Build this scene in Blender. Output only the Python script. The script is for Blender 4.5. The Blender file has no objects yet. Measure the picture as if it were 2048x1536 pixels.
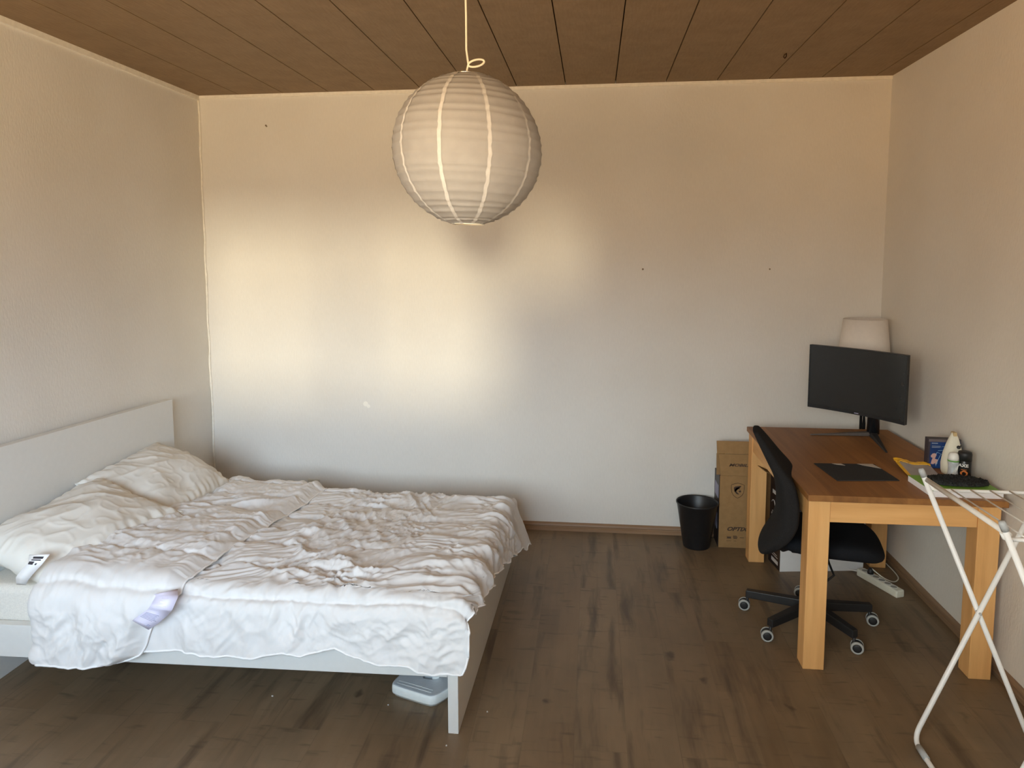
import bpy, bmesh, math, random
import numpy as np
from mathutils import Vector, Matrix

random.seed(7)
rng = np.random.default_rng(11)
S = bpy.context.scene
PI = math.pi

# ------------------------------------------------------------------ camera
XL, XR, YB, YF, H = -2.577, 1.7285, 4.55, -0.55, 2.8286
CAMZ = 1.782
cam_d = bpy.data.cameras.new('camera')
cam = bpy.data.objects.new('camera', cam_d)
S.collection.objects.link(cam)
cam_d.sensor_width = 36.0
cam_d.lens = 36.0 * 1435.5 / 2048.0
cam_d.shift_y = -114.4 / 2048.0
cam_d.clip_start = 0.02
ya, pi_, ro = math.radians(6.4786), math.radians(5.6109), math.radians(0.141)
f = Vector((-math.sin(ya) * math.cos(pi_), math.cos(ya) * math.cos(pi_), -math.sin(pi_)))
r0 = Vector((math.cos(ya), math.sin(ya), 0))
d0 = f.cross(r0)
r_ = math.cos(ro) * r0 + math.sin(ro) * d0
d_ = -math.sin(ro) * r0 + math.cos(ro) * d0
cam.matrix_world = Matrix(((r_.x, -d_.x, -f.x, 0), (r_.y, -d_.y, -f.y, 0), (r_.z, -d_.z, -f.z, CAMZ), (0, 0, 0, 1)))
S.camera = cam

# ------------------------------------------------------------------ world, sun, exposure
S.view_settings.view_transform = 'Standard'
S.view_settings.look = 'None'
S.view_settings.gamma = 1.0
S.view_settings.use_curve_mapping = False
S.view_settings.exposure = 0.0
S.cycles.use_denoising = True
S.cycles.max_bounces = 10
S.cycles.diffuse_bounces = 7
S.cycles.sample_clamp_indirect = 6.0
S.cycles.caustics_reflective = False
S.cycles.caustics_refractive = False

W = bpy.data.worlds.new('world')
S.world = W
W.use_nodes = True
nt = W.node_tree
nt.nodes.clear()
wo = nt.nodes.new('ShaderNodeOutputWorld')
bg = nt.nodes.new('ShaderNodeBackground')
tc = nt.nodes.new('ShaderNodeTexCoord')
sx = nt.nodes.new('ShaderNodeSeparateXYZ')
mr = nt.nodes.new('ShaderNodeMapRange')
mr.inputs[1].default_value = -1
mr.inputs[2].default_value = 1
cr = nt.nodes.new('ShaderNodeValToRGB')
cr.color_ramp.interpolation = 'LINEAR'
els = cr.color_ramp.elements
stops = [(0.00, (1.50, 1.05, 0.60)), (0.36, (2.30, 1.66, 0.96)), (0.43, (2.00, 1.46, 0.88)), (0.475, (1.15, 0.86, 0.55)),
         (0.51, (1.15, 1.10, 1.02)), (0.555, (1.45, 1.62, 1.78)), (0.585, (2.05, 2.45, 2.80)), (0.645, (1.85, 2.30, 2.70)), (0.70, (1.00, 1.32, 1.62)), (1.0, (0.60, 0.92, 1.32))]
els[0].position, els[0].color = stops[0][0], (*stops[0][1], 1)
els[1].position, els[1].color = stops[-1][0], (*stops[-1][1], 1)
for p_, c_ in stops[1:-1]:
    e_ = els.new(p_)
    e_.color = (*c_, 1)
nt.links.new(tc.outputs['Generated'], sx.inputs[0])
nt.links.new(sx.outputs['Z'], mr.inputs[0])
nt.links.new(mr.outputs[0], cr.inputs[0])
# made-up sky tint by compass direction: warms the right wall, dims back wall right
ax_ = nt.nodes.new('ShaderNodeMapRange')
ax_.inputs[1].default_value = -1
ax_.inputs[2].default_value = 1
nt.links.new(sx.outputs['X'], ax_.inputs[0])
cr2 = nt.nodes.new('ShaderNodeValToRGB')
e2 = cr2.color_ramp.elements
e2[0].position, e2[0].color = 0.0, (1.55, 1.30, 1.00, 1)
e2[1].position, e2[1].color = 1.0, (1.0, 1.06, 1.12, 1)
for p_, c_ in ((0.17, (1.50, 1.26, 0.98)), (0.27, (0.92, 0.82, 0.70)), (0.36, (0.80, 0.76, 0.70)), (0.48, (1.0, 1.0, 1.0)), (0.62, (1.08, 1.12, 1.18))):
    q_ = e2.new(p_)
    q_.color = (*c_, 1)
nt.links.new(ax_.outputs[0], cr2.inputs[0])
mm_ = nt.nodes.new('ShaderNodeMix')
mm_.data_type = 'RGBA'
mm_.blend_type = 'MULTIPLY'
mm_.inputs[0].default_value = 1.0
nt.links.new(cr.outputs[0], mm_.inputs[6])
nt.links.new(cr2.outputs[0], mm_.inputs[7])
nt.links.new(mm_.outputs[2], bg.inputs[0])
bg.inputs[1].default_value = 10.2
nt.links.new(bg.outputs[0], wo.inputs[0])

sun_d = bpy.data.lights.new('sun', 'SUN')
sun_d.energy = 1.7
sun_d.color = (1.0, 0.88, 0.62)
sun_d.angle = math.radians(6.0)
sun = bpy.data.objects.new('sun', sun_d)
S.collection.objects.link(sun)
sun_dir = Vector((-0.135, 1.0, -0.060)).normalized()      # the way the light travels
sun.rotation_euler = sun_dir.to_track_quat('-Z', 'Y').to_euler()

# window openings in the wall behind the camera: (x0, x1, z0, z1)
OPEN = [(-1.95, -0.92, 1.12, 2.34), (-0.88, 0.13, 1.12, 2.34), (0.24, 0.62, 1.88, 2.34)]  # third, high opening is added, shaped to throw a small weaker light patch
for i, (x0, x1, z0, z1) in enumerate(OPEN):
    pd = bpy.data.lights.new('sky_portal', 'AREA')
    pd.shape = 'RECTANGLE'
    pd.size, pd.size_y = x1 - x0, z1 - z0
    pd.cycles.is_portal = True
    po = bpy.data.objects.new('sky_portal', pd)
    S.collection.objects.link(po)
    po.location = ((x0 + x1) / 2, YF - 0.14, (z0 + z1) / 2)
    po.rotation_euler = Vector((0, 1, 0)).to_track_quat('-Z', 'Z').to_euler()

# ------------------------------------------------------------------ materials
def nodes(name):
    m = bpy.data.materials.new(name)
    m.use_nodes = True
    t = m.node_tree
    return m, t, t.nodes['Principled BSDF'], t.nodes, t.links

def rgb(r, g, b):
    """sRGB 0-255 to linear"""
    o = []
    for c in (r, g, b):
        c /= 255.0
        o.append(c / 12.92 if c <= 0.04045 else ((c + 0.055) / 1.055) ** 2.4)
    return (*o, 1.0)

def mapping(t, scale=(1, 1, 1), rot=(0, 0, 0), loc=(0, 0, 0), coord='Object'):
    tcn = t.nodes.new('ShaderNodeTexCoord')
    mp = t.nodes.new('ShaderNodeMapping')
    mp.inputs['Scale'].default_value = scale
    mp.inputs['Rotation'].default_value = rot
    mp.inputs['Location'].default_value = loc
    t.links.new(tcn.outputs[coord], mp.inputs[0])
    return mp.outputs[0]

def noise(t, vec, scale, detail=3, rough=0.55):
    n = t.nodes.new('ShaderNodeTexNoise')
    n.inputs['Scale'].default_value = scale
    n.inputs['Detail'].default_value = detail
    n.inputs['Roughness'].default_value = rough
    t.links.new(vec, n.inputs['Vector'])
    return n.outputs['Fac']

def ramp(t, fac, stops):
    r = t.nodes.new('ShaderNodeValToRGB')
    e = r.color_ramp.elements
    e[0].position, e[0].color = stops[0]
    e[1].position, e[1].color = stops[-1]
    for s in stops[1:-1]:
        k = e.new(s[0])
        k.color = s[1]
    t.links.new(fac, r.inputs[0])
    return r.outputs[0]

def mixc(t, fac, a, b, mode='MIX'):
    m = t.nodes.new('ShaderNodeMix')
    m.data_type = 'RGBA'
    m.blend_type = mode
    for k, v in ((0, fac), (6, a), (7, b)):
        if hasattr(v, 'links') or hasattr(v, 'is_linked'):
            t.links.new(v, m.inputs[k])
        else:
            m.inputs[k].default_value = v
    return m.outputs[2]

def math_(t, op, a, b=None):
    m = t.nodes.new('ShaderNodeMath')
    m.operation = op
    for k, v in ((0, a), (1, b)):
        if v is None:
            continue
        if hasattr(v, 'is_linked'):
            t.links.new(v, m.inputs[k])
        else:
            m.inputs[k].default_value = v
    return m.outputs[0]

def bump(t, bsdf, height, strength=0.2, dist=0.01):
    b = t.nodes.new('ShaderNodeBump')
    b.inputs['Strength'].default_value = strength
    b.inputs['Distance'].default_value = dist
    t.links.new(height, b.inputs['Height'])
    t.links.new(b.outputs[0], bsdf.inputs['Normal'])

def simple(name, col, rough=0.5, metal=0.0, spec=0.5, var=0.06, nscale=40, bmp=0.0):
    m, t, b, N, L = nodes(name)
    v = mapping(t)
    n = noise(t, v, nscale)
    lo = tuple(c * (1 - var) for c in col[:3]) + (1,)
    hi = tuple(min(1, c * (1 + var)) for c in col[:3]) + (1,)
    L.new(ramp(t, n, [(0.3, lo), (0.7, hi)]), b.inputs['Base Color'])
    b.inputs['Roughness'].default_value = rough
    b.inputs['Metallic'].default_value = metal
    b.inputs['Specular IOR Level'].default_value = spec
    if bmp:
        bump(t, b, noise(t, v, nscale * 4, 4), bmp, 0.004)
    return m

def wall_mat(name, spots=()):
    m, t, b, N, L = nodes(name)
    v = mapping(t)
    n = noise(t, v, 1.6, 3)
    base = ramp(t, n, [(0.3, (0.74, 0.70, 0.63, 1)), (0.7, (0.79, 0.755, 0.69, 1))])
    n2 = noise(t, mapping(t, (60, 60, 14)), 2.0, 4)
    base = mixc(t, 1.0, base, ramp(t, n2, [(0.25, (0.95, 0.95, 0.95, 1)), (0.75, (1, 1, 1, 1))]), 'MULTIPLY')
    if spots:
        tg = N.new('ShaderNodeNewGeometry')
        for (x, y, z, r, col) in spots:
            d = N.new('ShaderNodeVectorMath')
            d.operation = 'DISTANCE'
            d.inputs[1].default_value = (x, y, z)
            L.new(tg.outputs['Position'], d.inputs[0])
            k = math_(t, 'LESS_THAN', d.outputs['Value'], r)
            base = mixc(t, k, base, col)
    L.new(base, b.inputs['Base Color'])
    b.inputs['Roughness'].default_value = 0.75
    b.inputs['Specular IOR Level'].default_value = 0.25
    bump(t, b, noise(t, mapping(t, (1, 1, 0.35)), 130, 3), 0.25, 0.004)
    return m

dark = (0.20, 0.15, 0.10, 1)
M = {}
M['wall'] = wall_mat('painted_wall')
M['wall_back'] = wall_mat('painted_wall_back', [(0.305, 4.55, 1.70, 0.006, dark), (1.07, 4.55, 1.70, 0.005, dark),
                                                (-1.495, 4.55, 0.81, 0.017, (0.88, 0.84, 0.75, 1)), (-1.476, 4.55, 0.795, 0.012, (0.88, 0.84, 0.75, 1)),
                                                (-2.12, 4.55, 2.63, 0.006, dark), (-2.115, 4.55, 2.625, 0.005, dark)])
M['trim'] = simple('white_trim', (0.85, 0.80, 0.70, 1), 0.6, bmp=0.1)

def ceiling_mat():
    m, t, b, N, L = nodes('ceiling_board')
    n = noise(t, mapping(t, (1, 1, 1)), 7.0, 5, 0.6)
    n2 = noise(t, mapping(t, (30, 4, 30)), 3.0, 3)
    c = ramp(t, n, [(0.32, (0.21, 0.134, 0.066, 1)), (0.68, (0.285, 0.188, 0.102, 1))])
    c = mixc(t, 0.35, c, ramp(t, n2, [(0.3, (0.195, 0.118, 0.058, 1)), (0.7, (0.31, 0.205, 0.114, 1))]))
    L.new(c, b.inputs['Base Color'])
    b.inputs['Roughness'].default_value = 0.6
    b.inputs['Specular IOR Level'].default_value = 0.3
    return m
M['ceiling'] = ceiling_mat()
M['groove'] = simple('dark_groove', (0.05, 0.028, 0.014, 1), 0.9, spec=0.1)

def floor_mat():
    m, t, b, N, L = nodes('oak_laminate')
    v = mapping(t, (1, 1, 1), (0, 0, PI / 2), (0.03, 0.4, 0))
    br = N.new('ShaderNodeTexBrick')
    br.offset = 0.37
    br.inputs['Scale'].default_value = 1.0
    br.inputs['Brick Width'].default_value = 1.28
    br.inputs['Row Height'].default_value = 0.192
    br.inputs['Mortar Size'].default_value = 0.0012
    br.inputs['Mortar Smooth'].default_value = 0.3
    br.inputs['Bias'].default_value = 0.0
    br.inputs['Color1'].default_value = (0.0, 0.0, 0.0, 1)
    br.inputs['Color2'].default_value = (1, 1, 1, 1)
    br.inputs['Mortar'].default_value = (0.5, 0.5, 0.5, 1)
    L.new(v, br.inputs['Vector'])
    # strips inside each plank
    br2 = N.new('ShaderNodeTexBrick')
    br2.offset = 0.43
    for k, val in (('Scale', 1.0), ('Brick Width', 0.62), ('Row Height', 0.096), ('Mortar Size', 0.0), ('Bias', 0.0)):
        br2.inputs[k].default_value = val
    br2.inputs['Color1'].default_value = (0, 0, 0, 1)
    br2.inputs['Color2'].default_value = (1, 1, 1, 1)
    L.new(v, br2.inputs['Vector'])
    wob = noise(t, mapping(t), 1.3, 2)
    tcn = N.new('ShaderNodeTexCoord')
    va = N.new('ShaderNodeVectorMath')
    va.operation = 'MULTIPLY_ADD'
    cw = N.new('ShaderNodeCombineXYZ')
    L.new(wob, cw.inputs[0])
    L.new(math_(t, 'MULTIPLY', br.outputs['Color'], 7.3), cw.inputs[1])
    va.inputs[1].default_value = (0.10, 1, 1)
    L.new(cw.outputs[0], va.inputs[0])
    L.new(tcn.outputs['Object'], va.inputs[2])
    mp = N.new('ShaderNodeMapping')
    mp.inputs['Scale'].default_value = (22, 1.5, 1)
    L.new(va.outputs[0], mp.inputs[0])
    grain = noise(t, mp.outputs[0], 1.6, 6, 0.62)
    c = ramp(t, grain, [(0.25, (0.165, 0.105, 0.064, 1)), (0.48, (0.24, 0.162, 0.105, 1)), (0.75, (0.30, 0.212, 0.145, 1))])
    c = mixc(t, 0.55, c, mixc(t, br.outputs['Color'], (0.20, 0.128, 0.078, 1), (0.275, 0.20, 0.14, 1)))
    c = mixc(t, 0.28, c, mixc(t, br2.outputs['Color'], (0.19, 0.125, 0.078, 1), (0.285, 0.205, 0.14, 1)))
    # broad clouds
    cl = noise(t, mapping(t, (1.6, 0.9, 1)), 2.3, 4)
    c = mixc(t, 1.0, c, ramp(t, cl, [(0.3, (0.78, 0.78, 0.78, 1)), (0.7, (1.12, 1.1, 1.08, 1))]), 'MULTIPLY')
    # dark heartwood streaks along the planks
    mp2 = N.new('ShaderNodeMapping')
    mp2.inputs['Scale'].default_value = (7.0, 0.85, 1)
    mp2.inputs['Location'].default_value = (3.1, 1.7, 0)
    L.new(va.outputs[0], mp2.inputs[0])
    st = noise(t, mp2.outputs[0], 1.5, 4, 0.6)
    c = mixc(t, ramp(t, st, [(0.545, (0, 0, 0, 1)), (0.70, (0.85, 0.85, 0.85, 1))]), c, (0.095, 0.062, 0.043, 1))
    # short cross saw marks
    mp3 = N.new('ShaderNodeMapping')
    mp3.inputs['Scale'].default_value = (5, 26, 1)
    L.new(va.outputs[0], mp3.inputs[0])
    sm = noise(t, mp3.outputs[0], 1.4, 3, 0.5)
    c = mixc(t, ramp(t, sm, [(0.60, (0, 0, 0, 1)), (0.74, (0.6, 0.6, 0.6, 1))]), c, (0.10, 0.068, 0.047, 1))
    # knots
    vo = N.new('ShaderNodeTexVoronoi')
    vo.inputs['Scale'].default_value = 3.2
    mp4 = N.new('ShaderNodeMapping')
    mp4.inputs['Scale'].default_value = (1.25, 0.8, 1)
    L.new(tcn.outputs['Object'], mp4.inputs[0])
    nv = N.new('ShaderNodeTexNoise')
    nv.inputs['Scale'].default_value = 14
    L.new(tcn.outputs['Object'], nv.inputs['Vector'])
    vadd = N.new('ShaderNodeVectorMath')
    vadd.operation = 'MULTIPLY_ADD'
    vadd.inputs[1].default_value = (0.10, 0.10, 0)
    L.new(nv.outputs['Color'], vadd.inputs[0])
    L.new(mp4.outputs[0], vadd.inputs[2])
    L.new(vadd.outputs[0], vo.inputs['Vector'])
    c = mixc(t, ramp(t, vo.outputs['Distance'], [(0.03, (0.8, 0.8, 0.8, 1)), (0.085, (0, 0, 0, 1))]), c, (0.07, 0.045, 0.032, 1))
    c = mixc(t, math_(t, 'MULTIPLY', br.outputs['Fac'], 0.28), c, (0.09, 0.06, 0.04, 1))
    c = mixc(t, 1.0, c, (0.90, 0.91, 0.80, 1), 'MULTIPLY')
    L.new(c, b.inputs['Base Color'])
    L.new(ramp(t, grain, [(0.3, (0.42, 0.42, 0.42, 1)), (0.7, (0.5, 0.5, 0.5, 1))]), b.inputs['Roughness'])
    b.inputs['Specular IOR Level'].default_value = 0.4
    bump(t, b, grain, 0.06, 0.003)
    return m
M['floor'] = floor_mat()

def wood_mat(name, c0, c1, c2, axis, staves=0.0, rough=0.42):
    """axis = grain direction 0/1/2; staves = width of glued boards across x"""
    m, t, b, N, L = nodes(name)
    sc = [26, 26, 26]
    sc[axis] = 1.8
    tcn = N.new('ShaderNodeTexCoord')
    vec = tcn.outputs['Object']
    rnd = None
    if staves:
        sp = N.new('ShaderNodeSeparateXYZ')
        L.new(vec, sp.inputs[0])
        q = math_(t, 'FLOOR', math_(t, 'DIVIDE', sp.outputs[0], staves))
        wn = N.new('ShaderNodeTexWhiteNoise')
        wn.noise_dimensions = '1D'
        L.new(q, wn.inputs['W'])
        rnd = wn.outputs['Value']
        cb = N.new('ShaderNodeCombineXYZ')
        L.new(math_(t, 'MULTIPLY', rnd, 9.0), cb.inputs[1])
        va = N.new('ShaderNodeVectorMath')
        L.new(vec, va.inputs[0])
        L.new(cb.outputs[0], va.inputs[1])
        vec = va.outputs[0]
    mp = N.new('ShaderNodeMapping')
    mp.inputs['Scale'].default_value = sc
    L.new(vec, mp.inputs[0])
    n = noise(t, mp.outputs[0], 1.1, 5, 0.6)
    c = ramp(t, n, [(0.28, c0), (0.5, c1), (0.74, c2)])
    mpb = N.new('ShaderNodeMapping')
    s2 = [5, 5, 5]
    s2[axis] = 0.7
    mpb.inputs['Scale'].default_value = s2
    L.new(vec, mpb.inputs[0])
    n2 = noise(t, mpb.outputs[0], 1.4, 3)
    c = mixc(t, 0.45, c, ramp(t, n2, [(0.3, c0), (0.7, c2)]))
    if rnd is not None:
        c = mixc(t, 1.0, c, ramp(t, rnd, [(0.0, (0.74, 0.72, 0.70, 1)), (1.0, (1.05, 1.05, 1.05, 1))]), 'MULTIPLY')
    L.new(c, b.inputs['Base Color'])
    b.inputs['Roughness'].default_value = rough
    b.inputs['Specular IOR Level'].default_value = 0.4
    bump(t, b, n, 0.05, 0.002)
    return m
WC = ((0.60, 0.29, 0.095, 1), (0.76, 0.41, 0.150, 1), (0.84, 0.50, 0.205, 1))
TC = ((0.21, 0.085, 0.024, 1), (0.32, 0.138, 0.038, 1), (0.42, 0.195, 0.060, 1))
M['wood_y'] = wood_mat('teak_top', *TC, 1, 0.098, 0.5)
M['wood_x'] = wood_mat('teak_rail_across', *WC, 0)
M['wood_d'] = wood_mat('teak_rail_along', *WC, 1)
M['wood_z'] = wood_mat('teak_leg', *WC, 2, rough=0.5)
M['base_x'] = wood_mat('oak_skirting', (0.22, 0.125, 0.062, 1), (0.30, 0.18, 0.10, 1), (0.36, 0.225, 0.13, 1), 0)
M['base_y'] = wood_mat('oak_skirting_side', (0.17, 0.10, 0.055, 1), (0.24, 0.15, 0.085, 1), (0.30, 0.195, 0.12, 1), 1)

M['bed'] = simple('white_lacquer', (0.70, 0.69, 0.65, 1), 0.35, var=0.015)
M['linen'] = simple('white_cotton', (0.72, 0.705, 0.685, 1), 0.62, spec=0.35, var=0.02, nscale=12)
M['linen'].node_tree.nodes['Principled BSDF'].inputs['Sheen Weight'].default_value = 0.15
M['pillow'] = simple('pillow_cotton', (0.72, 0.69, 0.625, 1), 0.7, spec=0.25, var=0.03, nscale=8)
M['piping'] = simple('white_piping', (0.86, 0.85, 0.83, 1), 0.6, var=0.01)
M['mattress'] = simple('mattress_cover', (0.80, 0.76, 0.68, 1), 0.85, spec=0.15, var=0.06, nscale=160, bmp=0.6)
M['tag_lilac'] = simple('lilac_satin', (0.74, 0.71, 0.86, 1), 0.35, var=0.02)
M['tag_white'] = simple('white_satin', (0.88, 0.86, 0.84, 1), 0.4, var=0.02)
M['ink'] = simple('black_ink', (0.03, 0.025, 0.03, 1), 0.7)
M['ink_grey'] = simple('grey_ink', (0.36, 0.35, 0.47, 1), 0.7)
M['ink_brown'] = simple('box_print', (0.055, 0.03, 0.018, 1), 0.7)
M['ink_white'] = simple('white_print', (0.72, 0.70, 0.68, 1), 0.6)
M['card'] = simple('cardboard', (0.34, 0.205, 0.088, 1), 0.8, spec=0.15, var=0.07, nscale=30)
M['card_in'] = simple('cardboard_inside', (0.30, 0.18, 0.08, 1), 0.85, spec=0.1, var=0.07, nscale=30)
M['box_black'] = simple('black_box_print', (0.028, 0.018, 0.016, 1), 0.45, var=0.35, nscale=9)
M['box_white'] = simple('white_box_print', (0.78, 0.77, 0.76, 1), 0.5, var=0.015)
M['box_navy'] = simple('navy_box_print', (0.055, 0.065, 0.11, 1), 0.45, var=0.1)
M['bin'] = simple('black_plastic', (0.012, 0.012, 0.013, 1), 0.42, var=0.1)
M['black'] = simple('black_matt_plastic', (0.014, 0.014, 0.015, 1), 0.5, var=0.1)
M['pole_black'] = simple('matt_black_paint', (0.010, 0.010, 0.010, 1), 0.9, spec=0.1)
M['black_gloss'] = simple('black_satin', (0.012, 0.013, 0.015, 1), 0.25, var=0.1)
M['mesh'] = simple('black_chair_fabric', (0.020, 0.019, 0.019, 1), 0.95, spec=0.15, var=0.25, nscale=300, bmp=0.5)
M['seat'] = simple('black_seat_fabric', (0.010, 0.011, 0.014, 1), 0.9, spec=0.2, var=0.2, nscale=250, bmp=0.4)
M['tyre'] = simple('grey_tyre', (0.42, 0.43, 0.41, 1), 0.6)
M['screen'] = simple('dark_screen', (0.016, 0.017, 0.017, 1), 0.25, var=0.03)
M['grey_metal'] = simple('dark_grey_metal', (0.16, 0.15, 0.15, 1), 0.32, metal=0.8)
M['shade'] = simple('white_lampshade', (0.82, 0.76, 0.69, 1), 0.8, spec=0.1, var=0.02)
M['plastic_white'] = simple('white_plastic', (0.80, 0.79, 0.75, 1), 0.4, var=0.03)
M['plastic_cream'] = simple('cream_plastic', (0.76, 0.74, 0.62, 1), 0.4, var=0.03)
M['plastic_hole'] = simple('socket_recess', (0.34, 0.33, 0.29, 1), 0.6)
M['outlet'] = simple('beige_outlet', (0.62, 0.57, 0.46, 1), 0.45, var=0.03)
M['rack'] = simple('white_enamel', (0.84, 0.84, 0.83, 1), 0.35, var=0.02)
M['wire'] = simple('coated_wire', (0.74, 0.71, 0.66, 1), 0.4, var=0.04)
M['cap_grey'] = simple('grey_plastic_cap', (0.42, 0.44, 0.45, 1), 0.45)
M['base_grey'] = simple('grey_white_plastic', (0.56, 0.58, 0.59, 1), 0.45, var=0.04)
M['base_white'] = simple('scuffed_white_plastic', (0.82, 0.84, 0.80, 1), 0.45, var=0.03)
M['pad'] = simple('charcoal_mat', (0.030, 0.030, 0.031, 1), 0.8, spec=0.2, var=0.2, nscale=200)
M['pad_pale'] = simple('pale_glare', (0.47, 0.42, 0.37, 1), 0.6)  # glare on the desk mat as a flat colour
M['green'] = simple('green_card', (0.20, 0.42, 0.05, 1), 0.5, var=0.05)
M['paper'] = simple('white_paper', (0.86, 0.86, 0.90, 1), 0.7, var=0.02)
M['fuzz'] = simple('black_chenille', (0.012, 0.013, 0.014, 1), 0.75, var=0.5, nscale=120)
M['yellow'] = simple('yellow_plastic', (0.78, 0.42, 0.03, 1), 0.32, var=0.12, nscale=25)
M['grey_film'] = simple('grey_film', (0.36, 0.33, 0.32, 1), 0.35, var=0.12, nscale=14)
M['blue'] = simple('blue_box', (0.012, 0.045, 0.17, 1), 0.4, var=0.25, nscale=12)
M['blue_dark'] = simple('dark_box_edge', (0.045, 0.035, 0.045, 1), 0.5)
M['blue_top'] = simple('dull_box_top', (0.14, 0.115, 0.12, 1), 0.5)
M['blue_line'] = simple('pale_blue_print', (0.22, 0.42, 0.62, 1), 0.5)
M['pink'] = simple('pink_print', (0.62, 0.38, 0.33, 1), 0.5)
M['ink_pale'] = simple('pale_print', (0.22, 0.27, 0.36, 1), 0.5)
M['iron_tan'] = simple('tan_tip', (0.55, 0.40, 0.20, 1), 0.5)
M['deo'] = simple('pale_silver', (0.60, 0.64, 0.68, 1), 0.28, metal=0.2, var=0.2, nscale=30)
M['deo_green'] = simple('green_band', (0.16, 0.38, 0.09, 1), 0.4)
M['can'] = simple('black_can', (0.014, 0.013, 0.013, 1), 0.3, metal=0.2)
M['orange'] = simple('orange_print', (0.72, 0.22, 0.05, 1), 0.4, var=0.25, nscale=60)
M['silver'] = simple('bright_metal', (0.7, 0.7, 0.7, 1), 0.25, metal=1.0)
M['cord'] = simple('cream_cord', (0.82, 0.76, 0.62, 1), 0.5)
M['paint_frame'] = simple('window_paint', (0.80, 0.79, 0.76, 1), 0.4)
M['crumb'] = simple('pale_crumb', (0.62, 0.57, 0.52, 1), 0.8)

def paper_mat():
    m, t, b, N, L = nodes('rice_paper')
    n = noise(t, mapping(t), 30, 4)
    L.new(ramp(t, n, [(0.3, (0.53, 0.51, 0.49, 1)), (0.7, (0.59, 0.57, 0.545, 1))]), b.inputs['Base Color'])
    b.inputs['Roughness'].default_value = 0.9
    b.inputs['Specular IOR Level'].default_value = 0.1
    tr = N.new('ShaderNodeBsdfTranslucent')
    tr.inputs[0].default_value = (0.56, 0.54, 0.51, 1)
    mx = N.new('ShaderNodeMixShader')
    mx.inputs[0].default_value = 0.40
    out = N['Material Output']
    L.new(b.outputs[0], mx.inputs[1])
    L.new(tr.outputs[0], mx.inputs[2])
    L.new(mx.outputs[0], out.inputs[0])
    bump(t, b, noise(t, mapping(t, (1, 1, 1)), 90, 3), 0.2, 0.003)
    return m
M['rice'] = paper_mat()
M['rice_seam'] = simple('doubled_rice_paper', (0.60, 0.58, 0.55, 1), 0.9, spec=0.1, var=0.05, nscale=60)

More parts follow.
